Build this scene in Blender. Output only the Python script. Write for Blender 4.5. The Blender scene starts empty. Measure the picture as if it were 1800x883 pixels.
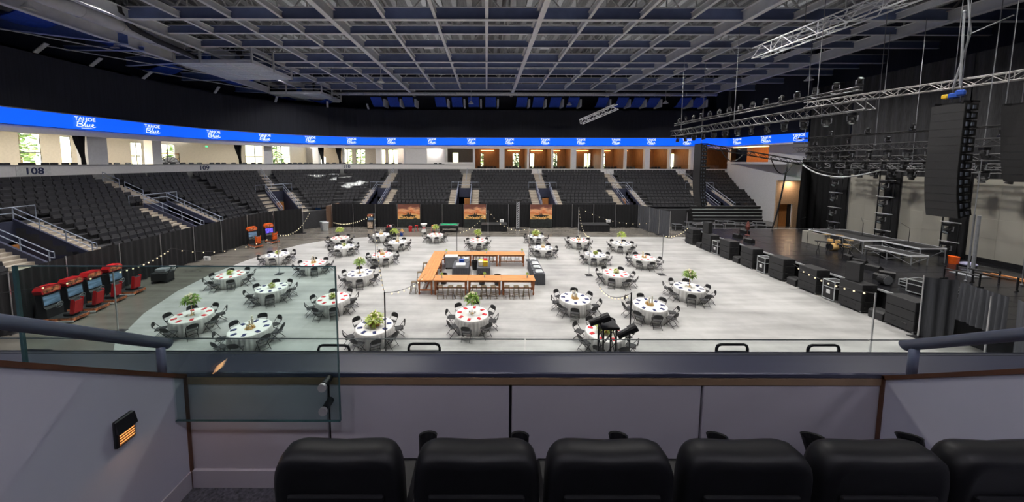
import bpy, math, random
from mathutils import Vector, Matrix
RN = random.Random(11)
sc = bpy.context.scene
C = sc.collection
PI = math.pi

# ------------------------------------------------------------------ camera
cam = bpy.data.cameras.new('camera'); camo = bpy.data.objects.new('camera', cam); C.objects.link(camo)
cam.sensor_width = 36.0; cam.lens = 10.9; cam.shift_x = 0.025; cam.shift_y = -0.06457
cam.clip_start = 0.05; cam.clip_end = 500
camo.matrix_world = Matrix(((0.999997, -0.002293, -0.000169, 0), (0, 0.0737, -0.99728, 0), (0.002299, 0.997278, 0.0737, 8.6), (0, 0, 0, 1)))
sc.camera = camo
# ------------------------------------------------------------------ world, sun, exposure
w = bpy.data.worlds.new('world'); sc.world = w; w.use_nodes = True
nt = w.node_tree; nt.nodes.clear()
sky = nt.nodes.new('ShaderNodeTexSky'); sky.sky_type = 'NISHITA'; sky.sun_disc = False
sky.sun_elevation = math.radians(14); sky.sun_rotation = math.radians(-127)
bg = nt.nodes.new('ShaderNodeBackground'); bg.inputs[1].default_value = 1.0
wo = nt.nodes.new('ShaderNodeOutputWorld')
nt.links.new(sky.outputs[0], bg.inputs[0]); nt.links.new(bg.outputs[0], wo.inputs[0])
sl = bpy.data.lights.new('sun', 'SUN'); sl.energy = 130; sl.angle = 0.01; sl.color = (1, .95, .86)
slo = bpy.data.objects.new('sun', sl); C.objects.link(slo)
slo.rotation_euler = Vector((19.5, 17.5, -4.5)).to_track_quat('-Z', 'Y').to_euler()
LAMP_W = 640.0          # power of one arena high-bay lamp
sc.view_settings.view_transform = 'Standard'; sc.view_settings.look = 'None'
sc.view_settings.exposure = 0.35; sc.view_settings.gamma = 1.0
sc.view_settings.use_curve_mapping = False
sc.cycles.max_bounces = 6; sc.cycles.diffuse_bounces = 4; sc.cycles.glossy_bounces = 3
sc.cycles.transparent_max_bounces = 12; sc.cycles.use_denoising = True
sc.cycles.sample_clamp_indirect = 4.0

# ------------------------------------------------------------------ materials
MATS = {}
def pm(name, col, rough=.6, metal=0.0, var=.12, scale=6.0, bump=0.0, bscale=None, emit=0.0, stretch=None, spec=None):
    if name in MATS: return MATS[name]
    m = bpy.data.materials.new(name); m.use_nodes = True; MATS[name] = m
    n = m.node_tree; b = n.nodes['Principled BSDF']
    b.inputs['Roughness'].default_value = rough; b.inputs['Metallic'].default_value = metal
    if spec is not None: b.inputs['Specular IOR Level'].default_value = spec
    tc = n.nodes.new('ShaderNodeTexCoord'); mp = n.nodes.new('ShaderNodeMapping')
    n.links.new(tc.outputs['Object'], mp.inputs[0])
    if stretch: mp.inputs['Scale'].default_value = stretch
    nz = n.nodes.new('ShaderNodeTexNoise'); nz.inputs['Scale'].default_value = scale; nz.inputs['Detail'].default_value = 4
    n.links.new(mp.outputs[0], nz.inputs['Vector'])
    rp = n.nodes.new('ShaderNodeValToRGB')
    rp.color_ramp.elements[0].position = .3; rp.color_ramp.elements[1].position = .7
    rp.color_ramp.elements[0].color = tuple(c*(1-var) for c in col)+(1,)
    rp.color_ramp.elements[1].color = tuple(min(1, c*(1+var)) for c in col)+(1,)
    n.links.new(nz.outputs[0], rp.inputs[0]); n.links.new(rp.outputs[0], b.inputs['Base Color'])
    if bump:
        bp = n.nodes.new('ShaderNodeBump'); bp.inputs['Strength'].default_value = bump
        nb = n.nodes.new('ShaderNodeTexNoise'); nb.inputs['Scale'].default_value = bscale or scale*6
        n.links.new(mp.outputs[0], nb.inputs['Vector']); n.links.new(nb.outputs[0], bp.inputs['Height'])
        n.links.new(bp.outputs[0], b.inputs['Normal'])
    if emit:
        n.links.new(rp.outputs[0], b.inputs['Emission Color']); b.inputs['Emission Strength'].default_value = emit
    return m
def glass(name, tint, fac):
    m = bpy.data.materials.new(name); m.use_nodes = True; MATS[name] = m
    n = m.node_tree; n.nodes.clear()
    o = n.nodes.new('ShaderNodeOutputMaterial'); mx = n.nodes.new('ShaderNodeMixShader')
    t = n.nodes.new('ShaderNodeBsdfTransparent'); g = n.nodes.new('ShaderNodeBsdfGlossy')
    t.inputs[0].default_value = tint+(1,); g.inputs['Roughness'].default_value = .02
    lw = n.nodes.new('ShaderNodeLayerWeight'); pw = n.nodes.new('ShaderNodeMath'); pw.operation = 'POWER'; pw.inputs[1].default_value = 5.0
    ml = n.nodes.new('ShaderNodeMath'); ml.operation = 'MULTIPLY_ADD'; ml.inputs[1].default_value = .9*fac; ml.inputs[2].default_value = .04*fac
    n.links.new(lw.outputs['Facing'], pw.inputs[0]); n.links.new(pw.outputs[0], ml.inputs[0]); n.links.new(ml.outputs[0], mx.inputs[0])
    n.links.new(t.outputs[0], mx.inputs[1]); n.links.new(g.outputs[0], mx.inputs[2]); n.links.new(mx.outputs[0], o.inputs[0])
    return m
def concrete(name, c0, c1, rough, scale, streak):
    m = bpy.data.materials.new(name); m.use_nodes = True; MATS[name] = m
    n = m.node_tree; b = n.nodes['Principled BSDF']
    tc = n.nodes.new('ShaderNodeTexCoord')
    a = n.nodes.new('ShaderNodeTexNoise'); a.inputs['Scale'].default_value = scale; a.inputs['Detail'].default_value = 8; a.inputs['Roughness'].default_value = .65
    mp = n.nodes.new('ShaderNodeMapping'); mp.inputs['Scale'].default_value = (.12, 1.1, 1); mp.inputs['Rotation'].default_value = (0, 0, .12)
    s = n.nodes.new('ShaderNodeTexNoise'); s.inputs['Scale'].default_value = 1.6; s.inputs['Detail'].default_value = 6
    n.links.new(tc.outputs['Object'], a.inputs['Vector']); n.links.new(tc.outputs['Object'], mp.inputs[0]); n.links.new(mp.outputs[0], s.inputs['Vector'])
    mx = n.nodes.new('ShaderNodeMix'); mx.inputs['Factor'].default_value = streak
    n.links.new(a.outputs[0], mx.inputs[2]); n.links.new(s.outputs[0], mx.inputs[3])
    rp = n.nodes.new('ShaderNodeValToRGB'); rp.color_ramp.elements[0].position = .36; rp.color_ramp.elements[1].position = .62
    rp.color_ramp.elements[0].color = c0+(1,); rp.color_ramp.elements[1].color = c1+(1,)
    n.links.new(mx.outputs[0], rp.inputs[0]); n.links.new(rp.outputs[0], b.inputs['Base Color'])
    b.inputs['Roughness'].default_value = rough
    return m
CONC = concrete('slab_concrete', (.245, .243, .236), (.465, .46, .45), .42, .3, .45)
CONCD = concrete('border_concrete', (.10, .092, .08), (.19, .175, .155), .22, .4, .5)
STEP = pm('step_concrete', (.42, .37, .31), .8, var=.15, scale=3)
TREAD = pm('terrace_concrete', (.05, .05, .055), .85)
STEEL = pm('painted_steel', (.60, .61, .64), .5, var=.08, scale=1.5)
STEELB = pm('dim_blue_lit_steel', (.15, .19, .36), .55, var=.1, scale=1.5)  # grey beam webs with blue light painted into the colour
FLANGE = pm('flange_steel', (.82, .83, .86), .5, var=.06, scale=1.5)
DARKROOF = pm('roof_deck', (.17, .165, .16), .9, var=.25, scale=2, stretch=(4, .3, 1))
TRUSSG = pm('roof_truss_steel', (.36, .35, .34), .6)
BLACKW = pm('black_wall_panel', (.020, .022, .033), .85, var=.2, scale=1.5, stretch=(6, 6, .2))
DRAPE = pm('black_drape', (.012, .012, .014), .9, var=.3, scale=5, stretch=(6, 6, .3))
DRAPES = pm('stage_drape', (.05, .05, .055), .85, var=.3, scale=5, stretch=(6, 6, .3))
DRAPEG = pm('charcoal_drape', (.075, .078, .09), .8, var=.2, scale=5, stretch=(6, 6, .3))
WHITEW = pm('white_wall', (.82, .82, .84), .8, var=.04)
CREAM = pm('cream_wall', (.62, .56, .46), .8, var=.05)
FASC = pm('fascia_white', (.84, .82, .83), .6, var=.04)
WOODW = pm('wood_wall', (.24, .115, .05), .55, var=.3, scale=3, stretch=(5, 5, .4))
NAVY = pm('navy_paint', (.035, .04, .075), .7)
SEATM = pm('seat_plastic', (.0125, .0125, .0155), .5, var=.15)
SEATF = pm('seat_fabric', (.017, .017, .021), .8, var=.2, scale=20)
BLACK = pm('black_metal', (.012, .012, .014), .45)
BLACKP = pm('black_paint', (.018, .018, .02), .6, var=.2)
CHROME = pm('aluminium', (.62, .62, .64), .32, 1.0, var=.06)
ALU = pm('bright_truss', (.85, .86, .9), .4, .0, var=.05)
TRUSSD = pm('dark_truss', (.09, .09, .095), .4, .3, var=.1)
RAILM = pm('rail_steel', (.33, .37, .46), .4, .2, var=.05)
CLOTH = pm('white_cloth', (.74, .73, .71), .85, var=.04)
RED = pm('red_napkin', (.62, .035, .045), .8)
NAVYN = pm('navy_napkin', (.03, .04, .13), .8)
LEAF = pm('leaf_green', (.20, .33, .05), .6, var=.5, scale=9)
LEAFL = pm('leaf_lime', (.42, .52, .10), .6, var=.3, scale=9)
PETAL = pm('cream_petal', (.85, .76, .55), .7, var=.1)
GOLD = pm('gold_metal', (.70, .48, .22), .35, .7)
WAX = pm('candle_wax', (.85, .80, .66), .6)
BARW = pm('bar_pine', (.55, .235, .075), .5, var=.22, scale=2.2, stretch=(.6, 5, 5))
BARL = pm('bar_leg_pine', (.33, .105, .03), .55, var=.25, scale=3, stretch=(4, 4, .6))
BRONZE = pm('bronze_metal', (.17, .13, .08), .45, .7)
GREY = pm('grey_plastic', (.24, .25, .27), .6)
LGREY = pm('light_grey_plastic', (.5, .52, .53), .6)
REDP = pm('red_plastic', (.55, .015, .02), .35)
ORANGE = pm('orange_plastic', (.85, .13, .015), .4)
BLUEP = pm('blue_plastic', (.02, .08, .42), .5)
YELP = pm('yellow_plastic', (.8, .5, .03), .5)
WHITEP = pm('white_plastic', (.75, .75, .75), .5)
SPK = pm('speaker_grille', (.028, .028, .03), .7, var=.25, scale=60)
SPKD = pm('speaker_body', (.012, .012, .013), .6)
DECK = pm('stage_deck', (.013, .013, .016), .27, var=.6, scale=3, bump=.05)
SCREEN = pm('led_screen', (.37, .355, .305), .55, var=.05, scale=1.2, stretch=(1, 1, .2))
PANELW = pm('suite_panel', (.52, .49, .53), .55, var=.03, scale=2)
LEDGE = pm('ledge_metal', (.045, .049, .085), .3, .0, var=.08, scale=3, stretch=(.3, 6, 6))
PARTW = pm('partition_laminate', (.60, .60, .68), .6, var=.03, scale=2)
WOODT = pm('dark_wood_trim', (.11, .045, .022), .5, var=.2, scale=6)
CARPET = pm('carpet', (.075, .075, .09), .95, var=.6, scale=60, bump=.4)
LEATHER = pm('black_leather', (.007, .007, .008), .48, var=.1, scale=30, bump=.12, bscale=220, spec=.25)
RAILP = pm('rail_paint', (.16, .19, .27), .4, .1, var=.05)
HANDB = pm('handle_black', (.01, .01, .012), .4)
DOORO = pm('orange_wood_door', (.62, .26, .08), .5, var=.15, scale=3, stretch=(4, 4, .5))
RIB = pm('ribbon_blue', (.004, .115, 1.0), .4, var=.03, scale=.2, emit=.72)
RIBW = pm('ribbon_white', (.85, .92, 1.0), .4, var=.01, emit=.75)
STEELBL = pm('blue_lit_steel', (.09, .15, .42), .55)  # left roof beams, stronger blue light put into the colour
BLUEL = pm('blue_lit_panel', (.012, .055, .42), .7, var=.2)  # roof deck pieces with blue light put into the colour
GLOW = pm('bulb_glow', (1.0, .82, .52), .4, var=.02, emit=.8)
LAMPE = pm('lamp_disc', (1.0, .97, .92), .4, var=.01, emit=14.0)
WARM = pm('warm_cove', (1.0, .52, .16), .4, var=.02, emit=7.0)
STEPL = pm('step_lamp', (1.0, .36, .10), .4, var=.05, scale=20, emit=1.3)
CLEAR = glass('clear_glass', (.97, .99, .985), .9)
GREENG = glass('greenish_glass', (.80, .875, .86), .6)
WINDG = glass('window_glass', (.95, .98, .97), .6)
SCRB = pm('arcade_screen', (.10, .16, .24), .3, var=.7, scale=2.5, emit=.32, stretch=(1, .4, 2))
SCRV = pm('arcade_screen_violet', (.12, .08, .75), .3, var=.8, scale=5, emit=.8)
ART = pm('arcade_art', (.55, .16, .07), .4, var=.95, scale=6, emit=.05)
NUMB = pm('number_navy', (.02, .03, .10), .6)
BARK = pm('bark', (.09, .06, .04), .9)
TREEL = pm('pine_foliage', (.10, .16, .05), .8, var=.5, scale=3)
GRASS = pm('outside_ground', (.14, .15, .08), .95, var=.4, scale=.5)
EXITG = pm('exit_green', (.05, .75, .2), .4, var=.02, emit=2.0)
SATIN = pm('satin_steel', (.5, .49, .48), .35, .4)
SKINW = pm('cable_black', (.02, .02, .022), .6)

# ------------------------------------------------------------------ mesh builder
class MB:
    def __init__(s): s.v = []; s.f = []; s.m = []; s.k = 0; s.T = None
    def add(s, vs, fs):
        o = len(s.v)
        s.v += [tuple(s.T @ Vector(p)) for p in vs] if s.T else [tuple(p) for p in vs]
        for q in fs: s.f.append([i+o for i in q]); s.m.append(s.k)
        return s
    def box(s, x0, x1, y0, y1, z0, z1, M=None):
        vs = [(x, y, z) for x in (x0, x1) for y in (y0, y1) for z in (z0, z1)]
        if M: vs = [M @ Vector(p) for p in vs]
        return s.add(vs, [(0, 1, 3, 2), (4, 6, 7, 5), (0, 4, 5, 1), (2, 3, 7, 6), (0, 2, 6, 4), (1, 5, 7, 3)])
    def cbox(s, x0, x1, y0, y1, z0, z1, c, M=None):
        lo = (x0, y0, z0); hi = (x1, y1, z1); vs = []; idx = {}
        for a in range(3):
            for sx in (0, 1):
                for sy in (0, 1):
                    for sz in (0, 1):
                        g = (sx, sy, sz); p = []
                        for i in range(3):
                            e = hi[i] if g[i] else lo[i]
                            p.append(e if i == a else (e-c if g[i] else e+c))
                        idx[(a,)+g] = len(vs); vs.append(p)
        fs = []
        for a in range(3):
            b, d = [i for i in range(3) if i != a]
            for sgn in (0, 1):
                q = []
                for (u, v) in ((0, 0), (1, 0), (1, 1), (0, 1)):
                    g = [0, 0, 0]; g[a] = sgn; g[b] = u; g[d] = v; q.append(idx[(a,)+tuple(g)])
                fs.append(q)
            for u in (0, 1):
                for v in (0, 1):
                    g0 = [0, 0, 0]; g0[b] = u; g0[d] = v; g1 = list(g0); g1[a] = 1
                    fs.append([idx[(b,)+tuple(g0)], idx[(b,)+tuple(g1)], idx[(d,)+tuple(g1)], idx[(d,)+tuple(g0)]])
        for g in [(x, y, z) for x in (0, 1) for y in (0, 1) for z in (0, 1)]:
            fs.append([idx[(0,)+g], idx[(1,)+g], idx[(2,)+g]])
        if M: vs = [M @ Vector(p) for p in vs]
        return s.add(vs, fs)
    def bar(s, p0, p1, w, h, up=(0, 0, 1)):
        p0 = Vector(p0); p1 = Vector(p1); d = (p1-p0).normalized(); u = Vector(up)
        if abs(d.dot(u)) > .98: u = Vector((0, 1, 0))
        a = d.cross(u).normalized()*w/2; b = a.cross(d).normalized()*h/2
        vs = [p+i*a+j*b for p in (p0, p1) for i in (-1, 1) for j in (-1, 1)]
        return s.add(vs, [(0, 1, 3, 2), (4, 6, 7, 5), (0, 4, 5, 1), (2, 3, 7, 6), (0, 2, 6, 4), (1, 5, 7, 3)])
    def tube(s, pts, r, n=6, caps=True, r1=None):
        pts = [Vector(p) for p in pts]; N = len(pts); vs = []; prev = None
        for i, p in enumerate(pts):
            d = (pts[min(i+1, N-1)]-pts[max(i-1, 0)])
            d = d.normalized() if d.length > 1e-9 else Vector((0, 0, 1))
            if prev is None:
                u = Vector((0, 0, 1)) if abs(d.z) < .9 else Vector((1, 0, 0))
                a = d.cross(u).normalized()
            else: a = (prev-d*prev.dot(d)).normalized()
            prev = a; b = d.cross(a); rr = r if r1 is None else r+(r1-r)*i/(N-1)
            vs += [p+a*math.cos(2*PI*j/n)*rr+b*math.sin(2*PI*j/n)*rr for j in range(n)]
        fs = [(i*n+j, i*n+(j+1) % n, (i+1)*n+(j+1) % n, (i+1)*n+j) for i in range(N-1) for j in range(n)]
        if caps: fs += [list(range(n))[::-1], [(N-1)*n+j for j in range(n)]]
        return s.add(vs, fs)
    def cyl(s, p0, p1, r, r1=None, n=10): return s.tube([p0, p1], r, n, True, r1)
    def lathe(s, prof, c=(0, 0, 0), n=16, fr=None):
        vs = []; N = len(prof)
        for i, (r, z) in enumerate(prof):
            for j in range(n):
                a = 2*PI*j/n; k = fr(a, i) if fr else 1.0
                vs.append((c[0]+r*k*math.cos(a), c[1]+r*k*math.sin(a), c[2]+z))
        fs = [(i*n+j, i*n+(j+1) % n, (i+1)*n+(j+1) % n, (i+1)*n+j) for i in range(N-1) for j in range(n)]
        if prof[0][0] > 1e-6: fs.append(list(range(n))[::-1])
        if prof[-1][0] > 1e-6: fs.append([(N-1)*n+j for j in range(n)])
        return s.add(vs, fs)
    def ball(s, c, r, n=8, sq=1.0):
        return s.lathe([(max(1e-7, r*math.sin(PI*i/(n//2+1))), -r*sq*math.cos(PI*i/(n//2+1))) for i in range(n//2+2)], c, n)
    def prism(s, poly, a0, a1, ax=2, M=None):
        n = len(poly); vs = []
        for t in (a0, a1):
            for p in poly:
                q = [p[0], p[1]]; q.insert(ax, t); vs.append(M @ Vector(q) if M else q)
        return s.add(vs, [list(range(n))[::-1], [n+i for i in range(n)]]+[(i, (i+1) % n, n+(i+1) % n, n+i) for i in range(n)])
    def mesh(s, name, *mats, smooth=False):
        me = bpy.data.meshes.new(name); me.from_pydata(s.v, [], s.f)
        for m in mats: me.materials.append(m)
        if len(mats) > 1: me.polygons.foreach_set('material_index', s.m)
        if smooth: me.polygons.foreach_set('use_smooth', [True]*len(s.f))
        me.update(); return me
def ob(name, me, parent=None, loc=None, rz=0.0, M=None):
    o = bpy.data.objects.new(name, me); C.objects.link(o)
    if M is not None: o.matrix_local = M
    else:
        if loc: o.location = loc
        if rz: o.rotation_euler = (0, 0, rz)
    if parent: o.parent = parent
    return o
def tag(o, label, cat, group=None, kind=None):
    o['label'] = label; o['category'] = cat
    if group: o['group'] = group
    if kind: o['kind'] = kind
    return o
def thing(name, label, cat, loc=(0, 0, 0), rz=0.0, group=None, kind=None, M=None):
    return tag(ob(name, None, None, loc, rz, M), label, cat, group, kind)
def struct(name, me, label, cat, parent=None):
    o = ob(name, me, parent)
    if not parent: tag(o, label, cat, None, 'structure')
    return o
def side_of(a):           # octant word of a direction angle seen from the camera side
    return ['right', 'far right', 'far', 'far left', 'left', 'near left', 'near', 'near right'][int(round(a/(PI/4))) % 8]
ORD = ['first', 'second', 'third', 'fourth', 'fifth', 'sixth', 'seventh', 'eighth', 'ninth', 'tenth', 'eleventh', 'twelfth', 'thirteenth', 'fourteenth', 'fifteenth', 'sixteenth', 'seventeenth', 'eighteenth', 'nineteenth', 'twentieth']
ORD += ['twenty-'+w_ for w_ in ORD[:9]]+['thirtieth']+['thirty-'+w_ for w_ in ORD[:9]]+['fortieth']+['forty-'+w_ for w_ in ORD[:9]]+['fiftieth']+['fifty-'+w_ for w_ in ORD[:9]]
def text_mesh(body, size, mat, ext=.01, shear=0.0, off=0.0):
    cu = bpy.data.curves.new('lettering', 'FONT'); cu.body = body; cu.size = size; cu.extrude = ext; cu.shear = shear; cu.offset = off
    cu.align_x = 'CENTER'; cu.resolution_u = 3
    o = bpy.data.objects.new('lettering', cu); C.objects.link(o)
    bpy.context.view_layer.update()
    me = bpy.data.meshes.new_from_object(o.evaluated_get(bpy.context.evaluated_depsgraph_get()))
    bpy.data.objects.remove(o); bpy.data.curves.remove(cu)
    me.materials.clear(); me.materials.append(mat); return me
# ================================================================== the building shell
# floor: pale rink slab with rounded corners on a darker polished border
m = MB(); m.box(-46, 46, 2.4, 58, -.3, -.012); struct('floor', m.mesh('floor', CONCD), 'dark polished concrete border around the pale arena slab', 'floor')
edge = [(-8, 9.6), (-12, 10.4), (-15.4, 12.1), (-17.7, 14.2), (-19.4, 17), (-20.5, 20), (-21, 23), (-20.9, 26.4), (-20.3, 29.4), (-19.3, 31.6), (-17.8, 33.2), (-16, 34.2), (-13.3, 35), (-9, 35.2), (24, 35.25), (24, 9.6)]
m = MB(); m.prism(edge, -.25, 0); struct('floor_slab', m.mesh('slab', CONC), 'pale grey concrete rink slab the round tables stand on', 'floor')
# roof deck and upper walls
m = MB(); m.box(-46, 46, 2, 60, 24.5, 24.8); struct('ceiling_deck', m.mesh('deck', DARKROOF), 'dark corrugated roof deck above the steel grid', 'ceiling')
m = MB(); m.box(-46, -14, 2.1, 2.4, 0, 24.5); m.box(14, 46, 2.1, 2.4, 0, 24.5); m.box(-14, 14, 2.1, 2.4, 10.2, 24.5); m.box(-14, 14, 2.25, 2.4, 0, 6.4)
struct('wall_near', m.mesh('wall_near', BLACKW), 'black arena wall above and below the suite', 'wall')
m = MB(); m.box(45.7, 46, 2.4, 60, 0, 24.5); m.box(38.5, 46, 59.7, 60, 0, 24.5)
struct('wall_right', m.mesh('wall_right', BLACKW), 'black wall behind the stage drape', 'wall')

# ---- bowl plan: d = 0 front row .. 1 top; s runs left side, corner, far side
CX, CY = -17.0, 32.3
S1, S2 = 28.3, 50.3
def pt(s, d):
    rx = 9+10*d; ry = 9.2+10.5*d
    if s <= S1: return Vector((CX-rx, 4+s, 0)), Vector((0, 1, 0)), Vector((-1, 0, 0))
    if s <= S2:
        t = (s-S1)/(S2-S1)*PI/2; c, q = math.cos(t), math.sin(t)
        n = Vector((-c*ry, q*rx, 0)).normalized()
        return Vector((CX-rx*c, CY+ry*q, 0)), Vector((n.y, -n.x, 0)), n
    return Vector((CX+s-S2, CY+ry, 0)), Vector((1, 0, 0)), Vector((0, 1, 0))
def scale_at(d, s):
    if S1 < s <= S2: return (9.1+10.2*d)*PI/2/(S2-S1)
    return 1.0
def s_end(d): return S2+(37.3+2.7*d)-CX
def frame(s, d, z=0):
    p, t, n = pt(s, d); p = Vector((p.x, p.y, z))
    return Matrix(((t.x, n.x, 0, p.x), (t.y, n.y, 0, p.y), (0, 0, 1, p.z), (0, 0, 0, 1)))
NR = 12
def zt(k): return 2.25+.386*k
VOMS = [(15.1, 'A'), (24.9, 'B'), (37.6, 'C'), (51.8, 'D'), (64.1, 'E'), (75.8, 'F'), (87.4, 'G'), (99.6, 'H')]
VN = {'A': 'above the red arcade racers', 'B': 'between the two left seat blocks', 'C': 'in the rounded corner above the exit', 'D': 'above the first jet poster', 'E': 'above the middle jet poster', 'F': 'above the last jet poster', 'G': 'above the far drape corner', 'H': 'behind the far loudspeaker hang'}
GAPS = [31.6, 45.4]
def strip(m, s0, s1, d0, d1, z0, z1, step=1.6):
    n = max(1, int(math.ceil((s1-s0)/(step if s0 < S2 and s1 > S1 else 8)))); 
    for i in range(n):
        a = s0+(s1-s0)*i/n; b = s0+(s1-s0)*(i+1)/n
        P = [pt(a, d0)[0], pt(b, d0)[0], pt(b, d1)[0], pt(a, d1)[0]]
        m.add([(p.x, p.y, z) for z in (z0, z1) for p in P], [(3, 2, 1, 0), (4, 5, 6, 7), (0, 1, 5, 4), (1, 2, 6, 5), (2, 3, 7, 6), (3, 0, 4, 7)])
def cuts(k, d):       # s ranges of the tread of row k outside the vomitory openings
    r = []; a = 0.0
    if k < 6:
        for sv, _ in VOMS:
            h = .95/scale_at(d, sv); r.append((a, sv-h)); a = sv+h
    r.append((a, s_end(d))); return r
def split(a, b):
    out = []
    for lo, hi in ((-9, S1), (S1, S2), (S2, 999)):
        x, y = max(a, lo), min(b, hi)
        if y-x > 1e-4: out.append((x+(1e-6 if lo > 0 else 0), y))
    return out
terr = tag(ob('floor_terraces', None), 'black stepped concrete terraces of the seating bowl', 'terrace', None, 'structure')
for k in range(NR):
    d0, d1 = k/NR, (k+1)/NR; m = MB()
    for a, b in cuts(k, d0):
        for x, y in split(a, b): strip(m, x, y, d0, d1 if k < NR-1 else 1.0, zt(k)-.6 if k else 0, zt(k))
    ob('tread', m.mesh('tread', TREAD), terr)
# aisle stairs and vomitories
def td(s): return (10 if s <= S1 else 10.25 if s <= S2 else 10.5)/NR
stepm = {}
for sv, nm in VOMS:
    t_ = td(sv); F = frame(sv, 0)
    st = thing('aisle_stairs', 'beige concrete aisle stairs '+VN[nm], 'stairs', group='aisle stairs of the seating bowl', M=F)
    key = round(t_, 3)
    if key not in stepm:
        a = MB(); a.box(-.65, .65, -.015, t_, -.386, .006); a.box(-.65, .65, t_/2, t_, .006, .193)
        b = MB(); b.box(-.55, .55, -.015, t_, -.386, .006); b.box(-.55, .55, t_/2, t_, .006, .193)
        stepm[key] = (a.mesh('step', STEP), b.mesh('step', STEP))
    for k in range(NR):
        if k >= 6: ob('step', stepm[key][0], st, (0, k*t_, zt(k)))
        else:
            for q in (-1.55, 1.55): ob('step', stepm[key][1], st, (q, k*t_, zt(k)))
    vo = thing('vomitory', 'navy walled seating entrance '+VN[nm], 'entrance', group='entrances in the seating bowl', M=F)
    L = 6*t_
    for q in (-1, 1):
        a = MB(); a.prism([(-.05, 0), (L, 0), (L, zt(6)+.25), (-.05, zt(0)+.25)], q*.95, q*1.07, ax=0); ob('side_wall', a.mesh('side_wall', NAVY), vo)
    a = MB(); a.box(-.95, .95, L-.15, L, 3.3, zt(6)+.1); ob('back_wall', a.mesh('lintel', NAVY), vo)
    a = MB(); a.box(-.95, .95, -.6, L+2.5, 0, .9); a.box(-.95, .95, L+2.4, L+2.5, .9, 3.3); ob('corridor', a.mesh('corridor', NAVY), vo)
    a = MB(); a.box(-.1, .8, L-.6, L-.54, .9, 3.2); dd = ob('door', a.mesh('door', DOORO), vo); dd['label'] = 'orange wooden door'
    # rails
    rl = thing('guard_rail', 'pale blue steel guard rail around the entrance '+VN[nm], 'railing', group='guard rails of the seating entrances', M=F)
    for q in (-1.01, 1.01):
        a = MB(); sl_ = (zt(6)-zt(0))/L
        for hh in (1.0, .62): a.tube([(q, -.05, zt(0)+hh), (q, L, zt(6)+hh)], .03, 6)
        a.tube([(q, -.05, zt(0)+1.0), (q, -.3, zt(0)+.95), (q, -.3, zt(0)+.6), (q, -.05, zt(0)+.62)], .03, 6)
        ob('side_rail', a.mesh('side_rail', RAILM), rl)
        for i in range(4):
            y = L*i/3; b = MB(); b.tube([(q, y, zt(0)+.2+sl_*y), (q, y, zt(0)+1.0+sl_*y)], .03, 6); ob('post', b.mesh('post', RAILM), rl)
    a = MB()
    for hh in (1.0, .62): a.tube([(-1.01, L, zt(6)+hh), (1.01, L, zt(6)+hh)], .03, 6)
    for hh in (1.0,): a.tube([(-2.1, L+.1, zt(6)+.1), (-2.1, L+.1, zt(6)+hh), (2.1, L+.1, zt(6)+hh), (2.1, L+.1, zt(6)+.1)], .03, 6)
    ob('cross_rail', a.mesh('cross_rail', RAILM), rl)
    hr = thing('hand_rail', 'pale steel centre handrail on the upper stairs '+VN[nm], 'handrail', group='centre handrails of the upper aisles', M=F)
    for (k0, k1) in ((7, 9), (9.6, 11.4)):
        a = MB(); z0 = zt(k0); z1 = zt(k1); y0 = k0*t_+.3; y1 = k1*t_+.3
        a.tube([(0, y0, z0+.05), (0, y0, z0+.95), (0, y1, z1+.95), (0, y1, z1+.05)], .028, 6); a.tube([(0, y0, z0+.55), (0, y1, z1+.55)], .022, 6)
        ob('rail', a.mesh('rail', RAILM), hr)

# ---- bowl seats
def seat_parts():
    b = MB(); M = Matrix.Translation((0, .13, .60)) @ Matrix.Rotation(-.2, 4, 'X'); b.cbox(-.262, .262, -.035, .035, -.24, .28, .03, M)
    p = MB(); M2 = Matrix.Translation((0, .02, .50)) @ Matrix.Rotation(-.42, 4, 'X'); p.cbox(-.245, .245, -.05, .04, -.22, .12, .03, M2)
    a = MB()
    a.box(.263, .281, -.14, .14, .56, .60); a.box(.264, .280, .02, .1, 0, .56)
    return b, p, a
b, p, a = seat_parts()
SB, SP, SA = b.mesh('seat_back', SEATM), p.mesh('seat_pan', SEATF), a.mesh('armrest', BLACK)
allseats = []
for k in range(NR):
    dm = (k+.45)/NR
    s = .4; run = 0
    while s < s_end(dm)-.4:
        scl = scale_at(dm, s); skip = False
        for sv, _ in VOMS:
            if abs(s-sv)*scl < (.98 if k >= 6 else 2.45): skip = True
        for g in GAPS:
            if abs(s-g)*scl < .45: skip = True
        if not skip: run += 1; allseats.append((s, k, dm, run))
        else: run = 0
        s += .545/scl
vis = []
for (s, k, dm, run) in allseats:
    F = frame(s, dm, zt(k)); p = F.translation
    x = 855+545*p.x/p.y
    vis.append((-10 < x and p.y > 11.5, (p-Vector((0, 0, 8.6))).length, F, s, k, run))
vis.sort(key=lambda q: (not q[0], q[1]))
near = vis[:300]; rest = vis[300:]
for (_, dist, F, s, k, run) in near:
    sec = 'left of the racer-side entrance' if s < 15 else ('in the block of sign 108' if s < 24.9 else 'below sign 109' if s < 31.6 else 'past the narrow gap' if s < 37.6 else 'right of the corner entrance' if s < 45.4 else 'right of the corner gap' if s < 51.8 else 'past the %s stairs over the posters' % ORD[sum(1 for v_, _n in VOMS if 51 < v_ < s)-1])
    o = thing('stadium_chair', 'black stadium seat %s, %s row up, %s along' % (sec, ORD[k], ORD[run-1]), 'seat', group='black stadium seats nearest in the bowl', M=F)
    ob('seat_back', SB, o); ob('seat_pan', SP, o); ob('armrest', SA, o)
m = MB()
tm = MB(); bb, pp, aa = seat_parts()
for (_, dist, F, s, k, run) in rest:
    m.T = F; m.k = 0; m.add(bb.v, bb.f); m.k = 1; m.add(pp.v, pp.f)
m.T = None
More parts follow.
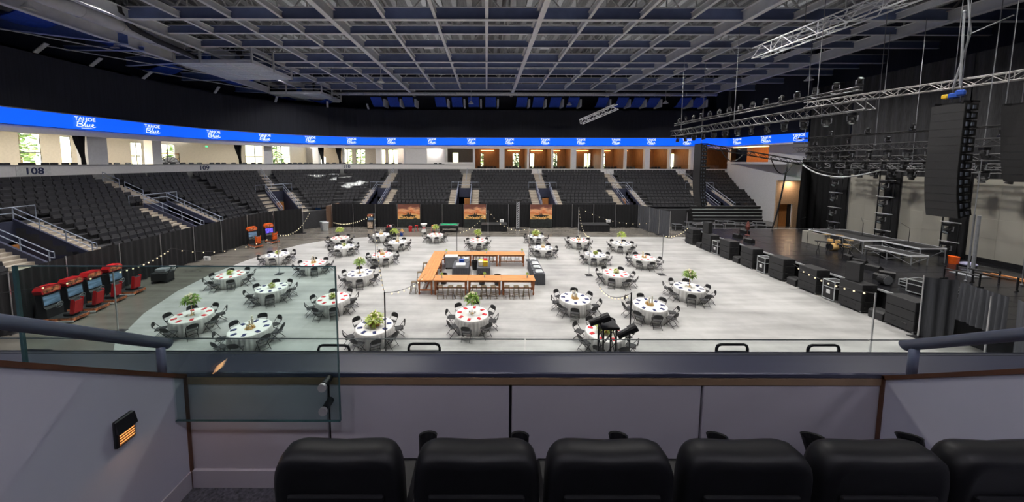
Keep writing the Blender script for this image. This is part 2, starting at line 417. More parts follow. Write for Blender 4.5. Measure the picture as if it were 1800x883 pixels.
tag(ob('stadium_seats', m.mesh('stadium_seats', SEATM, SEATF)), 'rows of black stadium seats across the far side and corner of the bowl', 'seats', None, 'stuff')

# ---- fascia, black upper wall, ribbon board
def wallstrip(s0, s1, d0, d1, z0, z1, st=1.6):
    m = MB()
    for x, y in split(s0, s1): strip(m, x, y, d0, d1, z0, z1, st)
    return m
SF = S2+(-2.2-CX); SR = S2+(40.3-CX)
m = wallstrip(0, SF, 1.0, 1.02, 7.40, 8.22); struct('trim_1', m.mesh('fascia', FASC), 'white concourse fascia carrying section numbers 108 to 110', 'fascia')
m = wallstrip(0, SF, .995, 1.03, 8.22, 8.30); struct('trim_2', m.mesh('cap', GREY), 'grey cap rail along the concourse fascia', 'trim')
m = wallstrip(SF, SR, 1.0, 1.02, 6.63, 7.5); struct('trim_3', m.mesh('fascia', FASC), 'white suite fascia carrying section numbers 112 to 115', 'fascia')
m = wallstrip(0, SF, 1.0, 1.01, 6.3, 7.40); m2 = wallstrip(SF, SR, 1.0, 1.01, 6.3, 6.63); m.add(m2.v, m2.f)
struct('wall_fascia_base', m.mesh('fascia_base', pm('bowl_back_wall', (.25, .25, .25), .8)), 'grey strip of wall under the fascia', 'wall')
m = wallstrip(-1.6, SR, 1.02, 1.05, 11.25, 17.4); struct('wall_upper', m.mesh('upper', BLACKW), 'tall black acoustic wall above the blue ribbon board', 'wall')
m = wallstrip(-1.6, SR, 1.3, 1.33, 17.0, 24.5); struct('wall_roof_edge', m.mesh('upper2', BLACKW), 'dark wall between the upper wall and the roof', 'wall')
m = wallstrip(-1.6, SR, 1.02, 1.33, 17.2, 17.4); struct('ceiling_shelf', m.mesh('shelf', BLACKW), 'dark shelf on top of the black upper wall', 'ceiling')
m = wallstrip(-1.6, SR, 1.0, 1.02, 10.82, 11.36); struct('trim_4', m.mesh('soffit', FASC), 'white beam band under the ribbon board', 'trim')
rib = thing('ribbon_board', 'glowing blue ribbon board wrapping the arena with white logos', 'display')
m = wallstrip(-1.6, SR, .985, 1.0, 11.4, 12.6, .5); ob('screen', m.mesh('ribbon', RIB), rib)
m = wallstrip(-1.6, SR, .98, 1.02, 12.6, 12.68); ob('frame', m.mesh('ribbon_top', GREY), rib)
# right-hand corner wall
P0, P1 = Vector((40.3, 52, 0)), Vector((42.2, 41, 0))
def wseg(m, P0, P1, z0, z1, th=.2, u0=0, u1=None):
    L = (P1-P0).length; t = (P1-P0).normalized(); n = Vector((-t.y, t.x, 0)); u1 = L if u1 is None else u1
    A = P0+t*u0; B = P0+t*u1
    q = [A, B, B+n*th, A+n*th]
    m.add([(p.x, p.y, z) for z in (z0, z1) for p in q], [(3, 2, 1, 0), (4, 5, 6, 7), (0, 1, 5, 4), (1, 2, 6, 5), (2, 3, 7, 6), (3, 0, 4, 7)])
m = MB(); wseg(m, P0, P1, 0, 8.7); wseg(m, P0, P1, 11.1, 11.4); wseg(m, P0, P1, 8.7, 11.1, u0=6.4); wseg(m, P0, P1, 8.7, 11.1, u1=.4)
struct('wall_corner', m.mesh('corner', WHITEW), 'white angled wall between the far seats and the stage', 'wall')
m = MB(); wseg(m, P0, P1, 12.6, 24.5); struct('wall_corner_upper', m.mesh('corner_up', BLACKW), 'black upper wall beside the stage drape', 'wall')
m = MB(); wseg(m, P0-Vector((.1, 0, 0)), P1-Vector((.1, 0, 0)), 11.4, 12.6, .1); ob('screen', m.mesh('ribbon', RIB), rib)
m = MB(); wseg(m, P0+Vector((3.2, 0, 0)), P1+Vector((3.2, 0, 0)), 8, 11.4); struct('wall_corner_room', m.mesh('corner_room', DOORO), 'orange back wall of the corner suite', 'wall')
m = MB(); m.box(40.3, 46, 41, 52.2, 11.1, 11.3); m.box(40.4, 46, 41, 52.2, 8.4, 8.7); struct('floor_corner_room', m.mesh('corner_slabs', WHITEW), 'floor and ceiling slabs of the corner suite', 'floor')
m = MB(); wseg(m, P0+Vector((.5, -.4, 0)), P1+Vector((.6, .8, 0)), 11.0, 11.08, .3); struct('trim_5', m.mesh('cove', WARM), 'warm cove light in the corner suite', 'light')

# concourse slabs, back walls and windows
m = MB()
m.box(-46, -17, 2.4, 60, 11.4, 11.6); m.box(-17, 46, 52.1, 60, 11.4, 11.6)
cut = MB()
struct_c = None
def ringslab(z0, z1, dA, dB):
    return wallstrip(-1.6, SR, dA, dB, z0, z1)
m = ringslab(11.38, 11.5, 1.02, 1.75); struct('ceiling_concourse', m.mesh('conc_ceiling', WHITEW), 'white ceiling of the concourse behind the fascia', 'ceiling')
m = ringslab(7.2, 7.4, 1.02, 1.75); struct('floor_concourse', m.mesh('conc_floor', pm('concourse_floor', (.22, .2, .18), .5)), 'concourse floor behind the fascia', 'floor')
WINCOUNT = [0]
def win_wall(name, P0, P1, z0, z1, wins, mat, label, th=.25):
    P0 = Vector(P0+(0,)); P1 = Vector(P1+(0,)); L = (P1-P0).length; m = MB(); u = 0
    for (a, b, wz0, wz1, nx, nz) in sorted(wins):
        if a > u: wseg(m, P0, P1, z0, z1, th, u, a)
        wseg(m, P0, P1, z0, wz0, th, a, b); wseg(m, P0, P1, wz1, z1, th, a, b); u = b
    wseg(m, P0, P1, z0, z1, th, u, L)
    struct(name, m.mesh(name, mat), label, 'wall')
    t = (P1-P0).normalized(); n = Vector((-t.y, t.x, 0))
    for (a, b, wz0, wz1, nx, nz) in wins:
        WINCOUNT[0] += 1
        o = tag(ob('window_%d' % WINCOUNT[0], None), 'black framed daylight window, %s along the concourse wall' % (ORD[WINCOUNT[0]-1] if WINCOUNT[0] <= 20 else 'last'), 'window', None, 'structure')
        F = Matrix(((t.x, n.x, 0, (P0+t*a).x), (t.y, n.y, 0, (P0+t*a).y), (0, 0, 1, wz0), (0, 0, 0, 1)))
        W, Hh = b-a, wz1-wz0; fr = MB()
        for i in range(nx+1): x = W*i/nx; fr.box(max(0, x-.05), min(W, x+.05), .05, .15, 0, Hh)
        for i in range(nz+1): z = Hh*i/nz; fr.box(0, W, .05, .15, max(0, z-.05), min(Hh, z+.05))
        ob('window_frame', fr.mesh('window_frame', BLACK), o, M=F)
        for i in range(nx):
            g = MB(); g.box(W*i/nx+.03, W*(i+1)/nx-.03, .09, .11, .03, Hh-.03); ob('pane', g.mesh('pane', WINDG), o, M=F)
win_wall('wall_concourse_left', (-43, 2.4), (-43, 41), -.4, 11.6, [(22.9, 24.6, 7.6, 11.1, 1, 2), (26.3, 27.7, 7.6, 11.2, 1, 2), (29.1, 29.9, 7.6, 11.1, 1, 1), (35.3, 36.5, 7.6, 10.9, 2, 2)], CREAM, 'cream concourse wall with tall windows above section 108')
win_wall('wall_concourse_corner', (-43, 41), (-33, 57), -.4, 11.6, [(.1, 1.4, 7.6, 10.9, 2, 1), (9.5, 16, 7.45, 11.35, 5, 2)], CREAM, 'cream corner wall with glazed exit doors')
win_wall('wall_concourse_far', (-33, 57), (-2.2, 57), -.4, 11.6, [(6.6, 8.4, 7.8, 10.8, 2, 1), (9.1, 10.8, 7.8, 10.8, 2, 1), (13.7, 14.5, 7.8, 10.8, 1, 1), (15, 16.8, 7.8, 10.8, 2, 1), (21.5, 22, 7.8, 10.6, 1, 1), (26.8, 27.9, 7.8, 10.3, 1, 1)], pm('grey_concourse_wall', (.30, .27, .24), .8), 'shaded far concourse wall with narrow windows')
win_wall('wall_suites', (-2.2, 57), (46, 57), -.4, 11.6, [(1.1, 1.7, 7.3, 10.2, 1, 1), (7, 8.2, 7.3, 10.2, 2, 1), (10.2, 11.0, 7.3, 10.2, 1, 1), (14.4, 15.2, 7.3, 10.2, 1, 1), (20.1, 21.3, 7.3, 10.2, 2, 1), (23.6, 24, 7.3, 10.2, 1, 1), (36, 38.1, 7.3, 10.2, 3, 1)], WOODW, 'warm wooden back wall of the far suites')
m = MB(); m.box(-2.2, 41, 52.3, 57, 6.4, 6.6); struct('floor_suites', m.mesh('suite_floor', CARPET), 'dark floor of the far suites', 'floor')
# suite partitions, columns
def post(x, wd, z0, z1, mat, label, y0=52.0, y1=52.6):
    m = MB(); m.box(x-wd/2, x+wd/2, y0, y1, z0, z1); m.box(x-wd/2-.04, x+wd/2+.04, y0-.03, y1+.03, z1-.12, z1)
    struct('wall_post', m.mesh('post', mat), label, 'column')
for ip, (x, wd) in enumerate(((-2.1, .35), (2.6, .85), (7.0, .3), (11.05, .3), (14.6, .85), (19.5, .3), (23.3, .3), (26.9, .85), (30.7, .3), (34.4, .5))):
    post(x, wd, 7.4, 10.9, WHITEW, 'white post between far suites, %s from the fascia step' % ORD[ip])
    m = MB(); m.box(x-.08, x+.08, 52.6, 57, 6.5, 11.4); struct('wall_partition', m.mesh('partition', WOODW), 'wooden partition between far suites, %s from the fascia step' % ORD[ip], 'wall')
for ip, (x, wd) in enumerate(((-18.1, .9), (-13.7, .3), (-24, .25), (-28.6, 1.0), (-7.1, .35))): post(x, wd, 7.4, 10.9, WHITEW, 'white far concourse post, %s of the concourse posts' % ORD[ip], 52.1, 52.7)
m = MB(); m.box(-13.6, -10, 52.1, 52.4, 7.4, 11.4); m.box(-13.6, -7, 56, 56.3, 7.4, 11.4); struct('wall_concourse_infill', m.mesh('infill', WHITEW), 'white infill wall panel right of section 110', 'wall')
m = MB(); m.box(-7, -2.2, 51.9, 52.1, 8.2, 8.55); struct('trim_6', m.mesh('raised_fascia', FASC), 'raised white block at the fascia step', 'trim')
for i, (Y_, wd) in enumerate(((29.2, 1.5), (34.4, .9), (45.6, 1.0))):
    s = Y_-4 if Y_ < 32 else S1+(S2-S1)*math.asin(min(1, (Y_-CY)/20.5))/(PI/2)
    m = MB(); m.box(-wd/2, wd/2, .1, 1.1, 0, 3.15); m.box(-wd/2-.05, wd/2+.05, .05, 1.15, 2.8, 3.15)
    o = struct('wall_column', m.mesh('column', WHITEW), 'broad white concourse column, %s from the left' % ORD[i], 'column'); o.matrix_world = frame(s, 1.03, 8.2)
# tied-back black curtains by the columns
def tie_curtain(s, label):
    m = MB(); n = 18; rows = [(3.0, 1.0, 0), (2.0, .75, .15), (1.1, .42, .42), (.6, .3, .55), (0, .36, .55)]
    vs = []
    for (z, wd, off) in rows:
        for j in range(n+1):
            t = j/n; vs.append((off+wd*t, .05*math.sin(t*PI*9), z))
    for i in range(len(rows)-1):
        for j in range(n): m.f.append([i*(n+1)+j, i*(n+1)+j+1, (i+1)*(n+1)+j+1, (i+1)*(n+1)+j]); m.m.append(0)
    m.v = vs
    o = ob('tied_curtain', m.mesh('tied_curtain', DRAPE, smooth=True), M=frame(s, 1.04, 8.25)); tag(o, label, 'curtain', 'tied back curtains on the concourse')
tie_curtain(23.4, 'tied black curtain beside the broad column above section 108')
tie_curtain(35.3, 'tied black curtain left of the glazed exit doors')
tie_curtain(42.8, 'tied black curtain right of the glazed exit doors')
tie_curtain(44.6, 'tied black curtain in the nook left of sign 110')
# number signs on the fascia
def on_fascia(px, low=False):
    best = None
    for i in range(2600):
        s = i*.04; p = pt(s, 1.0)[0]
        if p.y < 8: continue
        x = 855+545*p.x/p.y
        if best is None or abs(x-px) < best[0]: best = (abs(x-px), s)
    return best[1]
for txt, px, wh in (('108', 60, 'above the left block'), ('109', 359, 'above the orange arcade machines'), ('110', 610, 'in the corner'), ('112', 892, 'by the fascia step'), ('113', 1008, 'over the far middle'), ('114', 1142, 'left of the far loudspeaker hang'), ('115', 1249, 'right of the far loudspeaker hang')):
    s = on_fascia(px); lo = px > 830; F = frame(s, 1.0, (7.06 if lo else 7.82)) @ Matrix.Translation((0, -.03, 0))
    b = MB(); b.box(-.95, .95, 0, .03, -.36, .38); o = tag(ob('section_sign', b.mesh('plate', WHITEP), M=F), 'white section sign reading %s %s' % (txt, wh), 'sign', 'section number signs')
    me = text_mesh(txt, .74, NUMB, .01, 0, .014); ob('number', me, o, M=Matrix.Translation((0, -.012, -.26)) @ Matrix.Rotation(PI/2, 4, 'X'))
# ribbon logos: block word over a handwritten word
LG = MB()
def stroke(pts, r): LG.tube([(x, 0, z) for x, z in pts], r, 4)
me_t = text_mesh('TAHOE', .44, RIBW, .004, 0, .008)
def curve(pts, n=6):
    out = []
    P = [pts[0]]+pts+[pts[-1]]
    for i in range(1, len(P)-2):
        for j in range(n):
            t = j/n; a, b, c, d = P[i-1], P[i], P[i+1], P[i+2]
            out.append(tuple(.5*((2*b[q])+(-a[q]+c[q])*t+(2*a[q]-5*b[q]+4*c[q]-d[q])*t*t+(-a[q]+3*b[q]-3*c[q]+d[q])*t**3) for q in (0, 1)))
    return out+[pts[-1]]
stroke(curve([(-.62, -.30), (-.52, .06), (-.45, .16), (-.56, .02), (-.50, .14), (-.22, .16), (-.26, -.02), (-.46, -.06), (-.24, -.1), (-.26, -.27), (-.5, -.32), (-.6, -.25)]), .03)
stroke(curve([(-.2, -.25), (.0, .08), (.08, .22), (.02, .2), (-.06, -.2), (.02, -.3), (.12, -.2)]), .028)
stroke(curve([(.12, -.05), (.08, -.24), (.16, -.3), (.28, -.1), (.3, -.05), (.26, -.24), (.34, -.28), (.42, -.2)]), .026)
stroke(curve([(.42, -.2), (.56, -.12), (.54, -.02), (.46, -.06), (.46, -.24), (.56, -.3), (.72, -.22)]), .026)
stroke([(-.3, -.42), (.45, -.40)], .018)
me_s = LG.mesh('script', RIBW)
px_l = [153, 270, 378, 468, 548, 620, 690, 760, 829, 895, 957, 1019, 1080, 1141, 1203]
for px in px_l:
    F = frame(on_fascia(px), .984, 12.1) @ Matrix.Translation((0, -.10, 0))
    ob('logo_word', me_t, rib, M=F @ Matrix.Translation((0, -.01, .08)) @ Matrix.Rotation(PI/2, 4, 'X'))
    ob('logo_script', me_s, rib, M=F @ Matrix.Translation((0, -.015, -.16)))
tt = (P1-P0).normalized(); nn = Vector((-tt.y, tt.x, 0))
for u in (1.6, 6.0, 10.2):
    q = P0+tt*u-Vector((.14, 0, 0)); F = Matrix(((tt.x, nn.x, 0, q.x), (tt.y, nn.y, 0, q.y), (0, 0, 1, 12.1), (0, 0, 0, 1)))
    ob('logo_word', me_t, rib, M=F @ Matrix.Translation((0, -.01, .08)) @ Matrix.Rotation(PI/2, 4, 'X')); ob('logo_script', me_s, rib, M=F @ Matrix.Translation((0, -.015, -.16)))
# concourse chairs and suite chairs
def lounge():
    m = MB(); m.cbox(-.24, .24, .14, .22, .35, .95, .04); m.cbox(-.24, .24, -.24, .2, .35, .47, .04); m.box(-.03, .03, -.03, .03, 0, .35); m.box(-.2, .2, -.2, .2, 0, .03)
    for q in (-.27, .27): m.box(q-.02, q+.02, -.2, .18, .58, .62)
    return m.mesh('lounge_seat', SEATM)
LS = lounge()
for px in (4, 19, 36, 66, 80, 104, 120, 139, 153, 196, 212, 226, 246, 288, 306, 318, 335, 348, 362, 382, 392, 402, 418, 437, 452, 462, 502, 512, 521, 530, 540, 548, 576, 587, 604, 650, 676, 688, 700, 714, 728, 764, 772, 780):
    F = frame(on_fascia(px), 1.09, 7.4)
    o = ob('concourse_chair', LS, M=F @ Matrix.Scale(1.12, 4)); tag(o, 'dark counter seat on the concourse, its back showing above the white fascia', 'seat', 'concourse seats above the fascia')
bays = [(-1.6, 1.9, 'first'), (3.3, 6.6, 'second'), (7.5, 10.7, 'third'), (11.5, 13.9, 'fourth'), (15.3, 19, 'fifth'), (19.9, 23, 'sixth'), (23.7, 26.2, 'seventh'), (27.5, 30.3, 'eighth'), (31.1, 34, 'ninth'), (35, 39, 'tenth')]
for (x0, x1, nm) in bays:
    n = int((x1-x0)/.56)
    for r_ in range(2):
        for i in range(n):
            o = ob('suite_chair', LS, loc=(x0+.3+i*.56, 52.9+r_*.95, 6.6+r_*.3)); tag(o, 'black suite seat in the %s far suite from the fascia step' % nm, 'seat', 'seats in the %s far suite' % nm)
    c = MB(); c.box(x0+.4, x1-.6, 55.1, 55.6, 7.45, 7.53); c.box(x0+.5, x0+.6, 55.15, 55.55, 6.6, 7.45); c.box(x1-.8, x1-.7, 55.15, 55.55, 6.6, 7.45); c.box(x0+.6, x1-.8, 55.5, 55.55, 6.9, 7.45)
    tag(ob('suite_counter', c.mesh('suite_counter', GREY)), 'grey drink counter in the %s far suite' % nm, 'counter', 'counters of the far suites')
    m = MB(); m.box(x0+.6, x1-.5, 56.6, 56.75, 10.65, 10.72); struct('trim_cove', m.mesh('cove', WARM), 'warm cove light strip in the %s far suite' % nm, 'light')
    g = MB(); g.box(x0, x1, 52.02, 52.05, 7.5, 8.2); tag(ob('glass_balustrade', g.mesh('balustrade', CLEAR)), 'clear glass balustrade of the %s far suite' % nm, 'balustrade', 'glass balustrades of the far suites')
# concourse furniture
o = thing('bookcase_shelf', 'open black shelf rack standing on the concourse above sign 109', 'shelf', M=frame(on_fascia(345), 1.45, 7.4))
for q in (-.9, .9):
    m = MB(); m.box(q-.04, q+.04, 0, .4, 0, 2.2); ob('upright', m.mesh('upright', BLACK), o)
for z in (.5, 1.0, 1.5, 2.1):
    m = MB(); m.box(-.9, .9, 0, .4, z, z+.06); ob('shelf', m.mesh('shelf', BARL), o)
o = thing('wire_globe', 'large wire rim disc leaning on the concourse left of sign 109', 'sculpture', M=frame(on_fascia(314), 1.12, 8.1))
m = MB(); m.tube([(1.05*math.cos(a), .1*math.sin(a), 1.05*math.sin(a)) for a in [2*PI*i/28 for i in range(29)]], .05, 6); ob('rim', m.mesh('rim', BLACK, smooth=True), o)
m = MB(); m.lathe([(1e-6, -.03), (.98, -.03), (.98, .03), (1e-6, .03)], n=24); d_ = ob('disc', m.mesh('disc', WHITEP), o); d_.rotation_euler = (PI/2, 0, 0)
for i in range(7):
    a = i*.45; m = MB(); m.tube([(math.cos(a), -.06, math.sin(a)), (math.cos(a+2.4), -.06, math.sin(a+2.4))], .022, 5); ob('wire', m.mesh('wire', BLACK), o)
o = thing('console_cabinet', 'low wooden sideboard beside the black shelf on the concourse', 'cabinet', M=frame(on_fascia(334), 1.2, 7.4))
m = MB(); m.cbox(-.9, .9, 0, .5, .2, 1.05, .03); ob('body', m.mesh('body', BARL), o)
for q in (-.8, .8):
    m = MB(); m.box(q-.04, q+.04, .05, .45, 0, .2); ob('leg', m.mesh('leg', BLACK), o)
m = MB(); m.box(-.12, .12, 0, .06, -.1, .1); tag(ob('exit_sign', m.mesh('exit', EXITG), M=frame(on_fascia(391), 1.35, 10.6)), 'green glowing exit sign on the concourse above sign 109', 'sign')
m = MB(); m.box(-.25, .25, 0, .06, -.12, .12); o = tag(ob('exit_sign', m.mesh('exit', EXITG), loc=(41.2, 41.2, 6.1)), 'green exit sign over the orange doorway beside the stage', 'sign')
# outside: ground and trees
m = MB(); m.box(-140, 140, -30, 160, -1.2, -.5); struct('ground_outside', m.mesh('outside', GRASS), 'grassy ground outside the windows', 'ground')
def tree(x, y, h, r, label):
    t = thing('pine_tree', label, 'tree', (x, y, -.5), group='trees outside the windows')
    m = MB(); m.tube([(0, 0, 0), (.1, 0, h*.5), (0, .1, h)], .28, 7, True, .05); ob('trunk', m.mesh('trunk', BARK), t)
    m = MB()
    for i in range(420):
        z = h*(.12+.88*RN.random()); rr = r*(1-z/h*.85)*math.sqrt(RN.random()); a = RN.random()*2*PI
        c = Vector((rr*math.cos(a), rr*math.sin(a), z)); e = .55*(1.1-z/h)+.25
        u = Vector((RN.uniform(-1, 1), RN.uniform(-1, 1), RN.uniform(-.6, .3))).normalized()*e; v = Vector((RN.uniform(-1, 1), RN.uniform(-1, 1), RN.uniform(-.4, .4))).normalized()*e*.6
        m.add([c-u, c+v, c+u, c-v], [(0, 1, 2, 3)])
    ob('foliage', m.mesh('foliage', TREEL), t)
for i, (x, y) in enumerate(((-60, 40), (-62, 52), (-58, 66), (-50, 74), (-42, 72), (-33, 78), (-27, 72), (-19, 76), (-10, 72), (-1, 75), (8, 72), (17, 77), (26, 73), (40, 75), (-64, 64))):
    tree(x, y, 15+3*RN.random(), 3.4, 'green conifer outside, %s tree seen through the windows' % ORD[i])

# downlights added to brighten the concourse and the far suites
m = MB(); m.lathe([(.2, .05), (.2, 0), (.16, 0), (.16, .03), (1e-6, .03)], n=14); DLH = m.mesh('ring', WHITEP); m = MB(); m.lathe([(.155, .02), (1e-6, .02)], n=14); DLL = m.mesh('lens', LAMPE)
def downlight(p, W_, label, group, col=(1, .93, .84), zoff=0):  # serves the added fill lamps and the doorway lamp
    t = thing('downlight', label, 'lamp', p, 0, group); ob('ring', DLH, t); ob('lens', DLL, t)
    l = bpy.data.lights.new('downlight', 'AREA'); l.shape = 'DISK'; l.size = .3; l.energy = W_; l.color = col
    lo = bpy.data.objects.new('downlight_light', l); C.objects.link(lo); lo.parent = t; lo.location = (0, 0, -.01)
for i in range(11):
    s = 12+i*4.9 if i < 9 else 52+(i-9)*6; p = pt(s, 1.32)[0]; downlight((p.x, p.y, 11.33), 130, 'added fill downlight on the concourse, %s from the left' % ORD[i], 'added concourse fill lights')
for i, (x0, x1, nm) in enumerate(bays): downlight(((x0+x1)/2, 54.4, 11.33), 60, 'added fill downlight in the %s far suite' % nm, 'added far suite fill lights', (1, .72, .42))

downlight((40.0, 40.4, 6.2), 60, 'warm lamp over the orange doorway beside the stage', 'doorway lamps', (1, .7, .45))
# ================================================================== roof steel
roof = tag(ob('ceiling_grid', None), 'grey steel beam grid with blue light painted in, hung under the dark roof', 'ceiling', None, 'structure')
def ibeam_y(x, y0, y1, z, h, w_, web, fl):
    m = MB(); m.k = 0; m.box(x-.03, x+.03, y0, y1, z, z+h); m.k = 1; m.box(x-w_/2, x+w_/2, y0, y1, z-.04, z); m.box(x-w_/2, x+w_/2, y0, y1, z+h, z+h+.04)
    ob('beam', m.mesh('beam', web, fl), roof)
def ibeam_x(x0, x1, y, z, h, w_, web, fl):
    m = MB(); m.k = 0; m.box(x0, x1, y-.03, y+.03, z, z+h); m.k = 1; m.box(x0, x1, y-w_/2, y+w_/2, z-.04, z); m.box(x0, x1, y-w_/2, y+w_/2, z+h, z+h+.04)
    ob('beam', m.mesh('beam', web, fl), roof)
YS = [14.6, 18.2, 21.5, 24.95, 27.95, 31.1, 35.2, 37.6, 40.4, 44.4, 48.3]
for i in range(-9, 10):
    x = i*3.97+(.1 if i == 1 else 0)
    if i % 4 == 1: ibeam_y(x, 12, 52.5, 19.42, .85, .42, STEEL, FLANGE)
    else: ibeam_y(x, 12, 48.3, 19.72, .42, .24, STEEL, FLANGE)
for i, y in enumerate(YS):
    main = y in (24.95, 35.2, 48.3, 14.6)
    if main: ibeam_x(-42, 44, y, 19.62, .85, .34, STEELB, FLANGE)
    else: ibeam_x(-42 if i % 2 else -36, 44, y, 19.76, .62, .22, STEELB, FLANGE)
# secondary roof trusses above the grid
def roof_truss(y):
    m = MB(); x = -44.0
    for z in (20.9, 24.1): m.box(-44, 44, y-.1, y+.1, z-.1, z+.1)
    i = 0
    while x < 43.9:
        m.bar((x, y, 20.9 if i % 2 else 24.1), (x+2.75, y, 24.1 if i % 2 else 20.9), .12, .12); m.bar((x, y, 20.9), (x, y, 24.1), .09, .09); x += 2.75; i += 1
    ob('truss', m.mesh('truss', TRUSSG), roof)
for y in (16, 22.8, 29.6, 36.4, 43.2, 50): roof_truss(y)
def cross_truss(x):
    m = MB(); y = 12.0; i = 0
    for z in (21.4, 24.2): m.box(x-.08, x+.08, 12, 55, z-.08, z+.08)
    while y < 54:
        m.bar((x, y, 21.4 if i % 2 else 24.2), (x, y+2.2, 24.2 if i % 2 else 21.4), .09, .09); y += 2.2; i += 1
    ob('truss', m.mesh('truss', TRUSSG), roof)
for x in (-34, -22, -10, 2, 14, 26, 37): cross_truss(x)
m = MB()
for i in range(60): x = -44+i*1.5; m.box(x, x+.5, 12, 59, 24.34, 24.5)
ob('deck_rib', m.mesh('deck_rib', TRUSSG), roof)['kind'] = 'stuff'
# bright duct run along the far side, round ducts
def duct(name, pts, r, label, mat):
    t = thing(name, label, 'duct'); m = MB(); m.tube(pts, r, 16); ob('pipe', m.mesh('pipe', mat, smooth=True), t)
    a, b = Vector(pts[0]), Vector(pts[-1]); L = (b-a).length; n = int(L/2.4)
    for i in range(n+1):
        p = a.lerp(b, i/max(1, n)); d = (b-a).normalized()*.05; k = MB(); k.cyl(p-d, p+d, r+.03, n=16); ob('joint_ring', k.mesh('ring', STEEL), t)
duct('air_duct', [(-24, 49.5, 19.24), (36, 49.5, 19.24)], .26, 'long pale round air duct along the far edge of the roof grid', WHITEP)
duct('air_duct', [(-28.7, 13, 19.4), (-29.4, 30.5, 19.4)], .55, 'fat grey round duct in the upper left of the roof', STEEL)
# roof panels coloured as blue-lit, along the far edge and in the left roof
k = 0
for px in (669, 697, 722, 777, 805, 833, 862, 915, 943, 972, 1002, 1052, 1085, 1112, 1138, 1190, 1215):
    x = (px-855)/545*51.4; m = MB()
    n = 5; vs = []
    for j in range(n+1):
        t = j/n; y = 49.9+1.9*t; z = 18.75-1.15*math.sin(t*PI/2)
        vs += [(x-.85, y, z), (x+.85, y, z), (x+.85, y, z+.08), (x-.85, y, z+.08)]
    for j in range(n):
        o_ = j*4
        m.f += [[o_+a, o_+(a+1) % 4, o_+4+(a+1) % 4, o_+4+a] for a in range(4)]; m.m += [0]*4
    m.f += [[0, 1, 2, 3], [n*4+3, n*4+2, n*4+1, n*4]]; m.m += [0, 0]; m.v = vs
    tag(ob('blue_lit_roof_panel', m.mesh('blue_panel', BLUEL)), 'curved roof panel painted as blue-lit over the far wall, %s from the left' % ORD[k], 'panel', 'curved panels painted as blue-lit along the far roof edge'); k += 1
    m = MB(); m.box(x+1.05, x+1.3, 50.2, 52.3, 17.45, 18.6); ob('bracket', m.mesh('bracket', STEEL), roof)
for i, (x, y, z) in enumerate(((-35, 24, 19.6), (-34, 29, 19.8), (-33, 41, 19.4), (-31, 49, 18.9), (-26.5, 50.6, 18.7), (-37.5, 36, 19.3))):
    m = MB(); n = 8; vs = []
    for j in range(n+1):
        t = j/n; vs += [(x-2.2+4.4*t, y-1.1, z-.7*math.sin(PI*t)), (x-2.2+4.4*t, y+1.1, z-.7*math.sin(PI*t)), (x-2.2+4.4*t, y+1.1, z+.1-.7*math.sin(PI*t)), (x-2.2+4.4*t, y-1.1, z+.1-.7*math.sin(PI*t))]
    for j in range(n): m.f += [[j*4+a, j*4+(a+1) % 4, j*4+4+(a+1) % 4, j*4+4+a] for a in range(4)]; m.m += [0]*4
    m.f += [[0, 1, 2, 3], [n*4+3, n*4+2, n*4+1, n*4]]; m.m += [0, 0]; m.v = vs
    tag(ob('blue_lit_roof_panel', m.mesh('blue_panel', BLUEL)), 'sagging roof panel painted as blue-lit in the left roof, %s from the camera' % ORD[i], 'panel', 'sagging panels painted as blue-lit in the left roof')
# raking struts from the black wall top on the left
for s in (8, 13, 17.5, 21.5, 25, 29, 34, 39, 44, 48.5):
    F = frame(s, 1.0, 17.0); m = MB(); m.T = F; m.bar((0, .1, .25), (0, -.9, .95), .3, .07); m.T = None; ob('strut', m.mesh('strut', STEEL), roof)
def ibeam(a, b, z, h, w_, web, fl):
    m = MB(); a = Vector(a); b = Vector(b); m.k = 0; m.bar((a.x, a.y, z+h/2), (b.x, b.y, z+h/2), .06, h); m.k = 1; m.bar((a.x, a.y, z-.02), (b.x, b.y, z-.02), w_, .05); m.bar((a.x, a.y, z+h+.02), (b.x, b.y, z+h+.02), w_, .05)
    ob('beam', m.mesh('beam', web, fl), roof)
BLF = pm('blue_lit_flange', (.42, .50, .80), .5)  # flange colour carries the blue light as well
ibeam((-30.1, 12), (-31.2, 31.6), 18.5, .9, .4, STEEL, FLANGE); ibeam((-31.2, 37.9), (-31.4, 45.6), 18.5, .7, .3, STEEL, FLANGE)
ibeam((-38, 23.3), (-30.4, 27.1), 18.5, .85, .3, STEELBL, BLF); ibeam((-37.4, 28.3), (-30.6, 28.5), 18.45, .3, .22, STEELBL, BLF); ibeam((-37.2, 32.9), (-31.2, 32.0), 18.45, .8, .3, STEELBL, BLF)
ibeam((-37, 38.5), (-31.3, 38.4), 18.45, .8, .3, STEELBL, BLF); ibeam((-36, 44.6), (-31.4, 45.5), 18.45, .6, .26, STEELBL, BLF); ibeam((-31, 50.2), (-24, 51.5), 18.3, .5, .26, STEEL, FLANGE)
for (a, b) in (((-37.5, 21.5, 18.35), (-31.2, 31.4, 18.5)), ((-37.2, 27, 18.3), (-31.2, 36.5, 18.5)), ((-36.8, 34, 18.3), (-31.4, 44, 18.5))):
    m = MB(); m.tube([a, b], .05, 5); ob('tie_rod', m.mesh('tie_rod', STEEL), roof)
